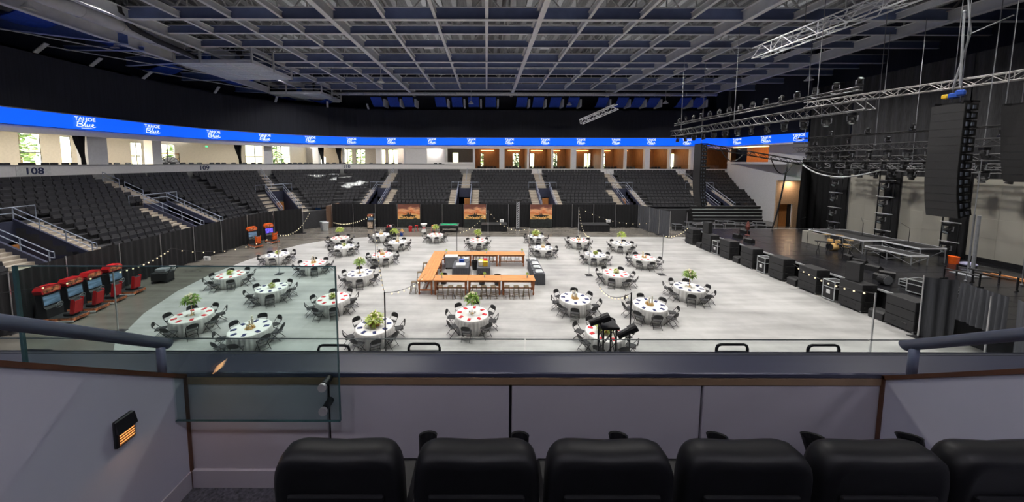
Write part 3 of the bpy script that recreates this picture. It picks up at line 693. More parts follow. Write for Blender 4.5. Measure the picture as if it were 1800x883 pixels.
# catwalk platforms
def catwalk(x0, x1, y0, y1, z, label):
    t = thing('catwalk', label, 'catwalk', group='maintenance catwalks under the roof')
    m = MB(); m.box(x0, x1, y0, y0+.1, z, z+.35); m.box(x0, x1, y1-.1, y1, z, z+.35); m.box(x0, x0+.1, y0, y1, z, z+.35); m.box(x1-.1, x1, y0, y1, z, z+.35); ob('frame', m.mesh('frame', FLANGE), t)
    n = 9
    for i in range(n):
        a = y0+(y1-y0)*i/n; m = MB(); m.box(x0+.1, x1-.1, a+.04, a+(y1-y0)/n-.06, z+.02, z+.1); ob('panel', m.mesh('panel', pm('catwalk_panel', (.80, .86, .86), .5)), t)
    for q in (.33, .66):
        x = x0+(x1-x0)*q; m = MB(); m.box(x-.06, x+.06, y0, y1, z-.06, z+.02); ob('joist', m.mesh('joist', FLANGE), t)
    for (x, y) in ((x0, y0), (x0+(x1-x0)*.33, y0), (x1, y0), (x1, (y0+y1)/2), (x1, y1), (x0, y1)):
        m = MB(); m.box(x-.08, x+.08, y-.08, y+.08, z, z+2.3); m.box(x-.22, x+.22, y-.14, y+.14, z+2.15, z+2.3); ob('hanger_post', m.mesh('hanger', STEEL), t)
    for hz in (.75, 1.25):
        for a, b in (((x0, y0), (x1, y0)), ((x1, y0), (x1, y1)), ((x0, y1), (x1, y1))):
            m = MB(); m.tube([(a[0], a[1], z+hz), (b[0], b[1], z+hz)], .045, 6); ob('rail', m.mesh('rail', STEEL), t)
    return t
catwalk(-31, -23.3, 31.6, 37.9, 18.35, 'large grey catwalk platform nearest in the upper left roof')
catwalk(-31.4, -23.8, 45.6, 51.6, 18.35, 'smaller far catwalk platform behind the first')
for i, (x, y) in enumerate(((-26.6, 34.5), (-24.6, 36.2), (-26.2, 48), (-28.9, 33.5))):
    t = thing('follow_spot', 'black follow spotlight on the catwalks, %s from the left edge' % ORD[i], 'spotlight', (x, y, 18.7), .5, 'follow spots on the catwalks')
    m = MB(); m.tube([(0, -.8, 1.35), (0, .5, 1.45)], .22, 10); ob('barrel', m.mesh('barrel', BLACK), t)
    m = MB(); m.tube([(0, -.95, 1.34), (0, -.8, 1.35)], .27, 10); ob('lens_hood', m.mesh('hood', BLACKP), t)
    m = MB(); m.tube([(0, 0, 0), (0, 0, 1.3)], .05, 6); m.tube([(-.4, -.4, -.25), (0, 0, .4), (.4, -.4, -.25)], .03, 5); m.tube([(0, .5, -.25), (0, 0, .4)], .03, 5); ob('tripod', m.mesh('tripod', BLACK), t)
for i, (x, y) in enumerate(((-28.3, 32.2), (-27.5, 46.4))):
    t = thing('blue_drum', 'blue plastic drum on the %s catwalk' % ('nearer', 'farther')[i], 'drum', (x, y, 18.45), 0, 'blue drums on the catwalks')
    m = MB(); m.lathe([(.32, 0), (.34, .3), (.32, .6), (.34, .9), (.31, .95)], n=14); ob('body', m.mesh('drum', BLUEP), t)
# cable snake hanging from the roof at upper left
m = MB(); m.tube([(-27.8, 24.2, 21.4), (-27.9, 24.4, 19.9), (-28.2, 25.6, 19.2), (-28.4, 27.6, 18.95), (-28.6, 30, 18.9), (-29, 32, 18.9)], .22, 8); tag(ob('cable_snake', m.mesh('cable_snake', SKINW, smooth=True)), 'thick black cable bundle hanging over the first catwalk', 'cable')
# pendants
PEND = MB(); PEND.lathe([(.05, .42), (.16, .38), (.22, .2), (.42, .02), (.42, 0), (1e-6, 0)], n=14)
PENDM = PEND.mesh('shade', WHITEP); m = MB(); m.lathe([(.36, 0), (.36, -.02), (1e-6, -.02)], n=14); PDISC = m.mesh('lens', LAMPE)
for i, (x, y, z) in enumerate(((-12, 35.9, 17.6), (-2.4, 48.8, 17.6), (13.2, 50.3, 17.7), (36, 35.4, 17.8), (27.6, 48.6, 17.7), (-33, 28.5, 18.6), (-30.6, 21.5, 18.7))):
    t = thing('pendant_lamp', 'small white bell lamp on a rod, %s of the hanging roof lamps' % ORD[i], 'lamp', (x, y, z), 0, 'bell pendants under the roof')
    ob('shade', PENDM, t); m = MB(); m.tube([(0, 0, .4), (0, 0, 19.75-z+(.0 if z < 18.5 else 1))], .03, 5); ob('rod', m.mesh('rod', STEEL), t)
# arena high-bay lamps: the light of the hall
HB = MB(); HB.cbox(-.5, .5, -.3, .3, 0, .16, .03); HB.tube([(0, 0, .16), (0, 0, .9)], .03, 5); HBM = HB.mesh('housing', STEEL)
m = MB(); m.box(-.44, .44, -.25, .25, -.015, 0); HBL = m.mesh('lens', pm('frosted_lens', (.8, .8, .78), .4, var=.02))
n = 0
for ix, x in enumerate((-26.2, -17.8, -6, 6, 17.8, 30)):
    for iy, y in enumerate((13.5, 22.9, 32.9, 42.4)):
        if ix == 0 and iy == 2: continue
        t = thing('high_bay_lamp', 'flat high-bay roof lamp, %s row from the near side, %s from the left' % (ORD[iy], ORD[ix]), 'lamp', (x, y, 20.3), 0, 'high-bay lamps in the roof grid')
        ob('housing', HBM, t); ob('lens', HBL, t)
        l = bpy.data.lights.new('high_bay', 'AREA'); l.shape = 'RECTANGLE'; l.size = .86; l.size_y = .48; l.energy = LAMP_W*(1.0 if x > -20 else .6); l.spread = math.radians(122); l.color = (1, .965, .92)
        lo = bpy.data.objects.new('high_bay_light', l); C.objects.link(lo); lo.parent = t; lo.location = (0, 0, -.03)
        l = bpy.data.lights.new('roof_fill', 'AREA'); l.shape = 'RECTANGLE'; l.size = .9; l.size_y = .5; l.energy = LAMP_W*.10; l.color = (.9, .94, 1)  # added upward fill that brightens the roof steel
        lo = bpy.data.objects.new('roof_fill_light', l); C.objects.link(lo); lo.parent = t; lo.location = (0, 0, .2); lo.rotation_euler = (PI, 0, 0)
for i, (x, y) in enumerate(((-20.5, 38.9), (-12, 38.9), (-4, 38.9), (4.4, 38.9), (19, 38.9), (22.5, 38.9), (31, 38.9), (9, 49.2))):
    t = thing('roof_lamp', 'tiny warm lamp between the far roof beams, %s from the left' % ORD[i], 'lamp', (x, y, 20.3), 0, 'small warm roof lamps'); m = MB(); m.ball((0, 0, 0), .16, 8); ob('globe', m.mesh('globe', GLOW), t); m = MB(); m.tube([(0, 0, .1), (0, 0, .7)], .03, 5); ob('rod', m.mesh('rod', STEEL), t)
# ================================================================== banquet floor
# folding chair: faces +Y
def tubes(list_, r=.013, n=5):
    m = MB()
    for p in list_: m.tube(p, r, n)
    return m
m = MB(); m.cbox(-.20, .20, -.17, .22, .425, .465, .015); CH_SEAT = m.mesh('seat', BLACKP)
m = MB(); vs = []
for j in range(9):
    t = j/8; x = -.205+.41*t; y = -.235-.03*math.sin(PI*t); top = .80-.07*abs(2*t-1)**3
    vs += [(x, y+.03, .60), (x, y, top), (x, y-.02, top), (x, y+.008, .60)]
for j in range(8): m.f += [[j*4+a, j*4+(a+1) % 4, j*4+4+(a+1) % 4, j*4+4+a] for a in range(4)]; m.m += [0]*4
m.f += [[0, 1, 2, 3], [35, 34, 33, 32]]; m.m += [0, 0]; m.v = vs; CH_BACK = m.mesh('backrest', BLACKP)
CH_FR = tubes([[(-.225, .26, .012), (-.225, -.02, .42), (-.225, -.2, .66), (-.2, -.245, .76), (-.12, -.265, .805), (0, -.27, .815), (.12, -.265, .805), (.2, -.245, .76), (.225, -.2, .66), (.225, -.02, .42), (.225, .26, .012)], [(-.225, .18, .13), (.225, .18, .13)]]).mesh('frame', BLACK)
CH_LEG = tubes([[(0, .18, .43), (0, -.24, .012)]]).mesh('leg', BLACK)
CH_BAR = tubes([[(-.2, -.17, .1), (.2, -.17, .1)]], .01).mesh('stretcher', BLACK)
def chair(x, y, rz, label, group):
    o = thing('folding_chair', label, 'chair', (x, y, 0), rz, group)
    ob('seat', CH_SEAT, o); ob('backrest', CH_BACK, o); ob('frame', CH_FR, o)
    ob('leg', CH_LEG, o, (-.2, 0, 0)); ob('leg', CH_LEG, o, (.2, 0, 0)); ob('stretcher', CH_BAR, o)
# cloth
RT = .86
def cloth(ph, kf):
    prof = [(1e-6, .762), (RT*.9, .762), (RT*.985, .758), (RT, .742), (RT*1.0, .6), (RT*1.0, .35), (RT*1.01, .012)]
    def fr(a, i): return 1.0 if i < 4 else 1+(.012*(i-3)+.012)*math.sin(kf*a+ph)+.012*math.sin(9*a+ph*2)
    m = MB(); m.lathe(prof, n=120, fr=fr); return m.mesh('tablecloth', CLOTH, smooth=True)
CLOTHS = [cloth(0, 26), cloth(1.2, 30), cloth(2.3, 28)]
m = MB(); m.cbox(-.115, .115, -.075, .075, 0, .018, .006); m.cbox(-.1, .02, -.07, .07, .018, .03, .004); NAPR = m.mesh('napkin', RED); m = MB(); m.v, m.f, m.m = [], [], []
m.cbox(-.115, .115, -.075, .075, 0, .018, .006); m.cbox(-.1, .02, -.07, .07, .018, .03, .004); NAPB = m.mesh('napkin', NAVYN)
def leaves(n, r, h, up, mat, fl=0, drop=.0):
    m = MB(); m2 = MB()
    for i in range(n):
        a = RN.random()*2*PI; e = math.asin(RN.uniform(-.45, 1.0)); L = r*RN.uniform(.35, .6); wd = .032*RN.uniform(.7, 1.5)
        d = Vector((math.cos(a)*math.cos(e), math.sin(a)*math.cos(e), math.sin(e))); o0 = d*r*RN.uniform(.15, .6)*up; o0.z *= .8
        d = (d+Vector((RN.uniform(-.5, .5), RN.uniform(-.5, .5), RN.uniform(-.3, .3)))).normalized()
        s_ = d.cross(Vector((0, 0, 1))); s_ = (s_.normalized() if s_.length > .01 else Vector((1, 0, 0)))*wd
        p1 = o0+d*L*.55+Vector((0, 0, .02)); p2 = o0+d*L+Vector((0, 0, -drop*L))
        m.add([o0, p1-s_, p2, p1+s_, p1+Vector((0, 0, .012))], [(0, 1, 4), (1, 2, 4), (2, 3, 4), (3, 0, 4)])
    for i in range(fl):
        a = RN.random()*2*PI; e = RN.uniform(-.2, 1.4); q = r*.72
        m2.ball((math.cos(a)*math.cos(e)*q, math.sin(a)*math.cos(e)*q, math.sin(e)*q*.85+.03), .045*RN.uniform(.8, 1.4), 6)
    return m.mesh('foliage', mat), (m2.mesh('blossom', PETAL) if fl else None)
F_TALL = [leaves(230, .46, 0, 1, LEAF, 12, .3) for _ in range(3)]
F_LIME = [leaves(260, .46, 0, 1, LEAFL, 5, .2) for _ in range(2)]
F_LOW = [leaves(110, .24, 0, 1, LEAFL, 9, .1) for _ in range(2)]
F_BOX = [leaves(260, .5, 0, 1, LEAFL, 18, .2) for _ in range(2)]
m = MB(); m.lathe([(.1, 0), (.1, .015), (.018, .04), (.012, .3), (.012, .62), (.05, .66), (.06, .7)], n=10); STEM = m.mesh('stem', GOLD)
m = MB(); m.lathe([(.06, 0), (.1, .05), (.11, .1), (.08, .13)], n=12); BOWL = m.mesh('bowl', GOLD)
m = MB(); m.cbox(-.24, .24, -.1, .1, 0, .16, .01); TROUGH = m.mesh('trough', BARW)
m = MB(); m.lathe([(.05, 0), (.05, 1), (.035, 1.0), (1e-6, .98)], n=10); CAND = m.mesh('candle', WAX)
m = MB(); m.lathe([(.06, 0), (.062, .3), (.05, .32), (1e-6, .3)], n=10); CUP = m.mesh('holder', GOLD)
m = MB(); m.lathe([(.22, 0), (.22, .012), (1e-6, .012)], n=18); TRAY = m.mesh('tray', GOLD)
TB = [(-15.03, 15.31, 'r', 'tall', 'red-napkin table nearest the red arcade racers'), (-11.13, 14.09, 'n', 'cand', 'navy-napkin candle table at the lower left'), (-17.79, 21.03, 'r', 'low', 'red-napkin table by the dark floor border'), (-13.38, 18.83, 'n', 'low', 'navy-napkin bouquet table behind the lower left pair'), (-17.71, 25.82, 'n', 'low', 'navy-napkin table closest to the orange arcade machines'), (-13.42, 23.57, 'r', 'cand', 'red-napkin candle table left of the bar'), (-8.81, 17.31, 'r', 'low', 'red-napkin table crossed by the glass edge'), (-5.34, 14.32, 'n', 'box', 'navy-napkin table with a wooden flower trough'), (-.73, 15.55, 'r', 'tall', 'red-napkin palm table before the bar'), (-8.93, 21.42, 'n', 'tall', 'navy-napkin palm table beside the bar'), (-8.81, 25.79, 'r', 'cand', 'red-napkin candle table behind the bar corner'), (-8.78, 30.12, 'n', 'cand', 'navy-napkin candle table nearer the pool table'), (-11.41, 33.16, 'n', 'cand', 'navy-napkin candle table nearest the first poster'), (-15.15, 31.61, 'r', 'lime', 'red-napkin palm table nearest the bins'), (-13.25, 28.4, 'n', 'low', 'navy-napkin table just before the bin-side palm table'), (-5.52, 33.06, 'r', 'lime', 'red-napkin palm table before the pool table'), (-.84, 30.61, 'r', 'lime', 'red-napkin palm table straight behind the bar'), (5.31, 32.65, 'n', 'box', 'navy-napkin flower-box table below the third poster'), (5.25, 28.12, 'n', 'cand', 'navy-napkin candle table behind the black buffet tables'), (9.36, 30.86, 'r', 'cand', 'red-napkin candle table under the tall light pole'), (13.16, 29.68, 'n', 'lime', 'navy-napkin palm table nearest the far drape corner'), (9.34, 26.01, 'n', 'low', 'navy-napkin bouquet table between two light poles'), (13.05, 25.12, 'r', 'cand', 'red-napkin candle table nearest the stage'), (9.22, 21.49, 'r', 'low', 'red-napkin bouquet table ringed by floor lights'), (12.82, 19.05, 'n', 'tall', 'navy-napkin palm table nearest the loudspeakers'), (5.13, 17.38, 'n', 'cand', 'navy-napkin candle table right of the bar'), (9.05, 16.59, 'n', 'cand', 'navy-napkin candle table behind the black pole'), (5.51, 13.83, 'r', 'box', 'red-napkin table behind the twin spotlights')]
for i, (x, y, col, cp, ph) in enumerate(TB):
    t = thing('round_table', 'round white-clothed '+ph, 'table', (x, y, 0), RN.random()*.8, 'round banquet tables'); ob('tablecloth', CLOTHS[i % 3], t)
    m = None
    a0 = RN.uniform(-.3, .3)+(PI/8 if i % 2 else 0)
    cn = 'red' if col == 'r' else 'navy'
    for k in range(8):
        a = a0+k*PI/4; ja = a+RN.uniform(-.08, .08); rr = 1.10+RN.uniform(-.04, .1)
        chair(x+rr*math.cos(ja), y+rr*math.sin(ja), ja+PI/2+RN.uniform(-.2, .2), 'black folding chair, %s side of the %s' % (side_of(a), ph), 'black folding chairs around the round tables')
        o = ob('napkin', NAPR if col == 'r' else NAPB, None, (x+.66*math.cos(a), y+.66*math.sin(a), .764), a+RN.uniform(-.3, .3)); tag(o, 'folded napkin, %s edge of the %s' % (side_of(a), ph), 'napkin', 'folded napkins on the round tables')
    z = .765
    if cp in ('tall', 'lime'):
        o = thing('flower_centrepiece', 'leafy bouquet on a thin stem on the '+ph, 'flowers', (x, y, z), RN.random()*6, 'tall flower centrepieces')
        ob('stem', STEM, o); f_, b_ = (F_TALL[i % 3] if cp == 'tall' else F_LIME[i % 2]); ob('foliage', f_, o, (0, 0, .78)); ob('blossom', b_, o, (0, 0, .78))
        for q in range(3): c_ = ob('candle', CAND, o, (.17*math.cos(q*2.1), .17*math.sin(q*2.1), 0)); c_.scale = (.7, .7, .09)
    elif cp == 'low':
        o = thing('flower_centrepiece', 'low green and cream bouquet on the '+ph, 'flowers', (x, y, z), RN.random()*6, 'low flower centrepieces'); ob('bowl', BOWL, o); f_, b_ = F_LOW[i % 2]; ob('foliage', f_, o, (0, 0, .12)); ob('blossom', b_, o, (0, 0, .12))
    elif cp == 'box':
        o = thing('flower_centrepiece', 'big bouquet in a wooden trough on the '+ph, 'flowers', (x, y, z), 0, 'trough flower centrepieces'); ob('trough', TROUGH, o); f_, b_ = F_BOX[i % 2]; ob('foliage', f_, o, (0, 0, .3)); ob('blossom', b_, o, (0, 0, .3))
        st_ = ob('stem', STEM, o, (0, 0, .12)); st_.scale = (2, 2, .4)
    else:
        o = thing('candle_centrepiece', 'cream candles in gold holders on the '+ph, 'candles', (x, y, z), RN.random()*6, 'candle centrepieces'); ob('tray', TRAY, o)
        for q, (cx, cy, hh) in enumerate(((.1, .06, .42), (-.1, .05, .3), (0, -.12, .22), (.15, -.1, .16), (-.02, .12, .5))):
            h_ = ob('holder', CUP, o, (cx, cy, .012)); h_.scale = (1, 1, .4); c_ = ob('candle', CAND, o, (cx, cy, .13)); c_.scale = (.75, .75, hh-.1)
# ------------------------------------------------------------------ bar
def farm_table(x, y, rz, label):
    o = thing('bar_table', label, 'table', (x, y, 0), rz, 'wooden bar tables set in a U')
    m = MB()
    for k in range(5): m.cbox(-1.095, 1.095, -.49+k*.196, -.49+k*.196+.19, .94, 1.0, .008)
    ob('tabletop', m.mesh('tabletop', BARW), o)
    m = MB(); m.box(-1.0, 1.0, -.42, -.38, .84, .94); m.box(-1.0, 1.0, .38, .42, .84, .94); m.box(-1.0, -.96, -.42, .42, .84, .94); m.box(.96, 1.0, -.42, .42, .84, .94); ob('apron', m.mesh('apron', BARL), o)
    for sx in (-.98, .98):
        for sy in (-.4, .4):
            m = MB(); m.cbox(sx-.06, sx+.06, sy-.06, sy+.06, .6, .94, .01); m.lathe([(.045, .0), (.06, .12), (.04, .2), (.06, .45), (.06, .6)], (sx, sy, 0), 10); ob('leg', m.mesh('leg', BARL), o)
        m = MB(); m.box(sx-.035, sx+.035, -.36, .36, .26, .34); ob('stretcher', m.mesh('stretcher', BARL), o)
    m = MB(); m.box(-.96, .96, -.04, .04, .28, .34); ob('stretcher', m.mesh('stretcher', BARL), o)
for k, x in enumerate((-2.31, -.11, 2.09)): farm_table(x, 19.93, 0, 'pine bar table in the near row, %s from the bar corner' % ORD[k]); farm_table(x+.02, 25.46, 0, 'pine bar table in the far row, %s from the bar corner' % ORD[k])
for k, y in enumerate((20.55, 22.75, 24.9)): farm_table(-3.94, y, PI/2, 'pine bar table in the side column, %s from the near end' % ORD[k])
m = MB(); m.cbox(-.16, .16, -.16, .16, .74, .775, .015); ST_S = m.mesh('seat', BRONZE)
m = MB(); m.bar((.12, .12, .74), (.2, .2, 0), .035, .035); ST_L = m.mesh('leg', BRONZE)
m = MB()
for a, b in (((1, 1), (1, -1)), ((1, -1), (-1, -1)), ((-1, -1), (-1, 1)), ((-1, 1), (1, 1))): m.bar((.178*a[0], .178*a[1], .27), (.178*b[0], .178*b[1], .27), .025, .02)
ST_R = m.mesh('foot_ring', BRONZE)
def stool(x, y, label):
    o = thing('bar_stool', label, 'stool', (x, y, 0), RN.uniform(-.2, .2), 'metal bar stools around the bar'); ob('seat', ST_S, o); ob('foot_ring', ST_R, o)
    for k in range(4): ob('leg', ST_L, o, None, k*PI/2)
for k, px in enumerate((772, 790, 806, 834, 851, 868, 893, 910, 928)): stool((px-855)/545*18.98, 19.1, 'bronze metal stool before the near bar row, %s from the left' % ORD[k])
for k, px in enumerate((806, 815, 822, 840, 853, 864, 885, 896, 910)): stool((px-855)/545*26.3, 26.2, 'bronze metal stool behind the far bar row, %s from the left' % ORD[k])
for k, y in enumerate((19.8, 21.6, 23.6)): stool(-4.75, y, 'bronze metal stool outside the bar side column, %s from the near end' % ORD[k])
def clothed(x, y, sx, sy, h, label, name='clothed_table'):
    o = thing(name, label, 'table', (x, y, 0), 0, 'black-clothed service tables')
    m = MB(); n = 14; P = []
    for i in range(n): P.append((-sx+2*sx*i/n, -sy))
    for i in range(n): P.append((sx, -sy+2*sy*i/n))
    for i in range(n): P.append((sx-2*sx*i/n, sy))
    for i in range(n): P.append((-sx, sy-2*sy*i/n))
    N = len(P); vs = [(a, b, h) for a, b in P]+[(a*(1+.05*(j % 2)+.03), b*(1+.05*(j % 2)+.03), .01) for j, (a, b) in enumerate(P)]
    m.add(vs, [list(range(N))]+[(j, (j+1) % N, N+(j+1) % N, N+j) for j in range(N)]); ob('tablecloth', m.mesh('tablecloth', DRAPEG), o); return o
for k, y in enumerate((21.55, 22.45, 23.35, 24.25)):
    clothed(3.75, y, .38, .36, .78, 'black-clothed buffet table right of the bar, %s from the near end' % ORD[k])
    o = thing('chafing_dish', 'silver covered tray on the %s buffet table from the near end' % ORD[k], 'tray', (3.75, y, .785), 0, 'covered trays on the buffet tables'); m = MB(); m.cbox(-.26, .26, -.2, .2, 0, .1, .02); ob('pan', m.mesh('pan', CHROME), o); m = MB(); m.cbox(-.24, .24, -.18, .18, .1, .16, .03); ob('lid', m.mesh('lid', LGREY), o)
clothed(-1.9, 23.2, .6, .9, .8, 'black-clothed work table inside the bar beside the cooler'); clothed(-.2, 23.2, .5, .9, .8, 'black-clothed work table with drinks inside the bar')
o = thing('drink_cooler', 'grey wheeled drinks cooler inside the bar corner', 'cooler', (-2.8, 24.6, 0)); m = MB(); m.cbox(-.5, .5, -.3, .3, .1, .95, .05); ob('body', m.mesh('body', GREY), o); m = MB(); m.cbox(-.52, .52, -.32, .32, .95, 1.05, .03); ob('lid', m.mesh('lid', LGREY), o)
for q in (-.4, .4):
    m = MB(); m.cyl((q, -.25, .06), (q, .25, .06), .06); ob('wheel', m.mesh('wheel', BLACK), o)
for k, (x, y, s_, c_, lb) in enumerate(((-1.9, 22.7, (.7, .6, .16), LGREY, 'pale grey ice bin'), (-1.9, 23.5, (.35, .3, .25), BLUEP, 'blue crate'), (-1.55, 23.75, (.3, .3, .28), WHITEP, 'white carton'), (-.05, 22.8, (.34, .3, .32), YELP, 'yellow juice box'), (-.42, 22.9, (.3, .3, .3), PETAL, 'cream carton'), (-.4, 23.5, (.35, .35, .22), LEAFL, 'lime green crate'), (-.05, 23.6, (.3, .3, .26), REDP, 'dark red box'))):
    o = thing('supply_box', lb+' on the work tables inside the bar', 'box', (x, y, .805)); m = MB(); m.cbox(-s_[0]/2, s_[0]/2, -s_[1]/2, s_[1]/2, 0, s_[2], .02); ob('body', m.mesh('body', c_), o); m = MB(); m.cbox(-s_[0]/2-.01, s_[0]/2+.01, -s_[1]/2-.01, s_[1]/2+.01, s_[2], s_[2]+.03, .008); ob('lid', m.mesh('lid', c_), o)
for k, (x, y) in enumerate(((-.9, 24.3), (-3.0, 21.4), (-.3, 21.3), (.8, 21.2))):
    o = thing('waste_bin', 'black bin inside the bar, %s of the bar bins' % ORD[k], 'bin', (x, y, 0), 0, 'black bins inside the bar'); m = MB(); m.lathe([(.2, 0), (.26, .68), (.27, .7), (.24, .7), (.2, .1), (1e-6, .1)], n=14); ob('body', m.mesh('bin', BLACKP), o)
m = MB()
for k, (x, y) in enumerate(((-2.9, 19.8), (-.1, 19.95), (2.7, 19.9), (-3.3, 25.3), (0, 25.4), (3.0, 25.5))):
    o = thing('bud_vase', 'small bottle of flowers on the bar tops, %s counted along the near then far row' % ORD[k], 'vase', (x, y, 1.002), 0, 'bud vases on the bar'); m = MB(); m.lathe([(.04, 0), (.045, .12), (.015, .2), (.02, .24)], n=8); ob('vase', m.mesh('vase', WHITEP), o); f_ = ob('foliage', F_LOW[0][0], o, (0, 0, .26)); f_.scale = (.5, .5, .6)
# ------------------------------------------------------------------ pipe and drape
def drape(P0, P1, z0, z1, label, mat=DRAPE, pleat=.42, amp=.06, group='black pipe and drape panels'):
    P0 = Vector(P0); P1 = Vector(P1); L = (P1-P0).length; t = (P1-P0).normalized(); n = Vector((-t.y, t.x)); N = max(12, int(L/pleat*6)); m = MB(); ph = RN.random()*6
    vs = []
    for zi, (z, k) in enumerate(((z1, .35), (z0+(z1-z0)*.6, .8), (z0, 1.1))):
        for j in range(N+1):
            u = L*j/N; a = amp*k*(math.sin(2*PI*u/pleat+ph)+.5*math.sin(2*PI*u/pleat*.37+2)); p = P0+t*u+n*a; vs.append((p.x, p.y, z))
    m.v = vs
    for i in range(2):
        for j in range(N): m.f.append([i*(N+1)+j, i*(N+1)+j+1, (i+1)*(N+1)+j+1, (i+1)*(N+1)+j]); m.m.append(0)
    o = ob('drape_curtain', m.mesh('drape_panel', mat, smooth=True)); tag(o, label, 'drape', group); return o
m = MB(); m.tube([(0, 0, .02), (0, 0, 1)], .03, 8); POLE = m.mesh('upright', CHROME); m = MB(); m.cbox(-.25, .25, -.25, .25, 0, .02, .005); PBASE = m.mesh('base_plate', BLACK)
def pole(x, y, h, label, mat=None, name='drape_pole', group='drape poles'):
    o = thing(name, label, 'pole', (x, y, 0), 0, group); u = ob('upright', POLE if mat is None else mat, o); u.scale = (1, 1, h); ob('base_plate', PBASE, o); return o
LP = [(-23.7, 12.0), (-23.8, 15.0), (-24.6, 17.7), (-24.8, 20.5), (-25, 23.3), (-25.1, 26.1), (-25.05, 28.8), (-24.9, 31.8), (-24.2, 34.8), (-22.1, 36.8)]
for k in range(len(LP)-1): drape(LP[k], LP[k+1], .02, 3.0, 'black drape panel along the left border, %s from the near end' % ORD[k]); 
for k in range(len(LP)): pole(LP[k][0]+.1, LP[k][1], 3.08, 'silver drape pole on the left border, %s from the near end' % ORD[k])
FX = [-20.3, -17.5, -14.6, -11.7, -8.65, -5.8, -2.95, 0, 2.9, 5.75, 8.65, 11.3, 14.1, 17, 20]
for k in range(len(FX)-1): drape((FX[k], 40.5+.06*k/14), (FX[k+1], 40.5), .02, 3.05, 'black drape panel along the far side, %s from the left' % ORD[k]); 
for k in range(len(FX)): pole(FX[k], 40.36, 3.1, 'silver drape pole on the far side, %s from the left' % ORD[k])
RP = [(20, 40.5), (20.3, 38.2), (20.5, 36.4), (20.9, 34.9)]
for k in range(3): drape(RP[k], RP[k+1], .02, 3.05, 'dark drape panel turning toward the stage, %s from the far corner' % ORD[k], DRAPEG); pole(RP[k+1][0], RP[k+1][1]-.05, 3.1, 'silver drape pole before the stage, %s from the far corner' % ORD[k])
pole(22.2, 33.9, 3.1, 'lone silver drape pole beside the farthest subwoofer')
NP = [(21.3, 14.75), (21.55, 13.3), (20.6, 12.2), (20.2, 9.6), (19.9, 7.0)]
drape(NP[0], (22.4, 14.3), .02, 3.05, 'charcoal drape end panel beside the nearest subwoofers', DRAPEG)
drape((22.4, 14.3), (21.9, 12.6), 1.2, 3.0, 'pulled aside charcoal drape before the road cases', DRAPEG, .2, .09)
drape((21.9, 12.4), (20.4, 9.6), .02, 3.0, 'charcoal drape panel behind the right handrail', DRAPEG); drape((20.4, 9.6), (19.9, 6.6), .02, 3.0, 'charcoal drape panel at the right picture edge', DRAPEG)
pole(21.3, 14.7, 3.15, 'white drape pole beside the nearest subwoofers'); pole(20.75, 12.35, 3.15, 'white drape pole above the right handrail')
# ------------------------------------------------------------------ posters of a jet against a sunset
def poster_mat():
    m = bpy.data.materials.new('sunset_print'); m.use_nodes = True; n = m.node_tree; b = n.nodes['Principled BSDF']; b.inputs['Roughness'].default_value = .6
    tc = n.nodes.new('ShaderNodeTexCoord'); sp = n.nodes.new('ShaderNodeSeparateXYZ'); n.links.new(tc.outputs['Object'], sp.inputs[0])
    nz = n.nodes.new('ShaderNodeTexNoise'); nz.inputs['Scale'].default_value = 1.3; nz.inputs['Detail'].default_value = 6
    mp = n.nodes.new('ShaderNodeMapping'); mp.inputs['Scale'].default_value = (.7, 1, 2.2); n.links.new(tc.outputs['Object'], mp.inputs[0]); n.links.new(mp.outputs[0], nz.inputs['Vector'])
    ad = n.nodes.new('ShaderNodeMath'); ad.operation = 'MULTIPLY_ADD'; ad.inputs[1].default_value = 1/3.0; n.links.new(sp.outputs[2], ad.inputs[0])
    m2 = n.nodes.new('ShaderNodeMath'); m2.operation = 'MULTIPLY_ADD'; m2.inputs[1].default_value = .6; m2.inputs[2].default_value = -.3; n.links.new(nz.outputs[0], m2.inputs[0]); n.links.new(m2.outputs[0], ad.inputs[2])
    rp = n.nodes.new('ShaderNodeValToRGB'); e = rp.color_ramp; e.elements[0].position = 0; e.elements[0].color = (.012, .016, .014, 1); e.elements[1].position = 1; e.elements[1].color = (.20, .07, .045, 1)
    for p_, c_ in ((.30, (.03, .03, .022)), (.38, (.10, .07, .04)), (.42, (1.0, .55, .16)), (.53, (1.0, .62, .26)), (.64, (.8, .2, .06)), (.76, (1.0, .5, .26)), (.88, (.26, .09, .07))):
        q = e.elements.new(p_); q.color = c_+(1,)
    n.links.new(ad.outputs[0], rp.inputs[0]); n.links.new(rp.outputs[0], b.inputs['Base Color']); return m
PST = poster_mat(); JETM = pm('jet_print', (.018, .02, .016), .6)
J = MB()
half = [(0, 2.02), (.06, 1.98), (.09, 1.8), (.13, 1.72), (.2, 1.78), (.22, 2.1), (.25, 2.1), (.26, 1.72), (.4, 1.66), (.98, 1.62), (.98, 1.57), (.5, 1.52), (.47, 1.46), (.36, 1.46), (.33, 1.52), (.24, 1.5), (.2, 1.4), (.1, 1.42), (0, 1.36)]
J.prism(half+[(-x, z) for x, z in half[-2:0:-1]], -.012, 0, ax=1)
for q in (-.72, -.5, .5, .72): J.lathe([(1e-6, -.07), (.06, -.04), (.07, 0), (.05, .05), (1e-6, .07)], (q, -.012, 1.47), 8)
for q in (-.3, 0, .3): J.box(q-.02, q+.02, -.012, 0, 1.22, 1.45); J.lathe([(1e-6, -.05), (.05, 0), (1e-6, .05)], (q, -.012, 1.22), 8)
JET = J.mesh('jet', JETM)
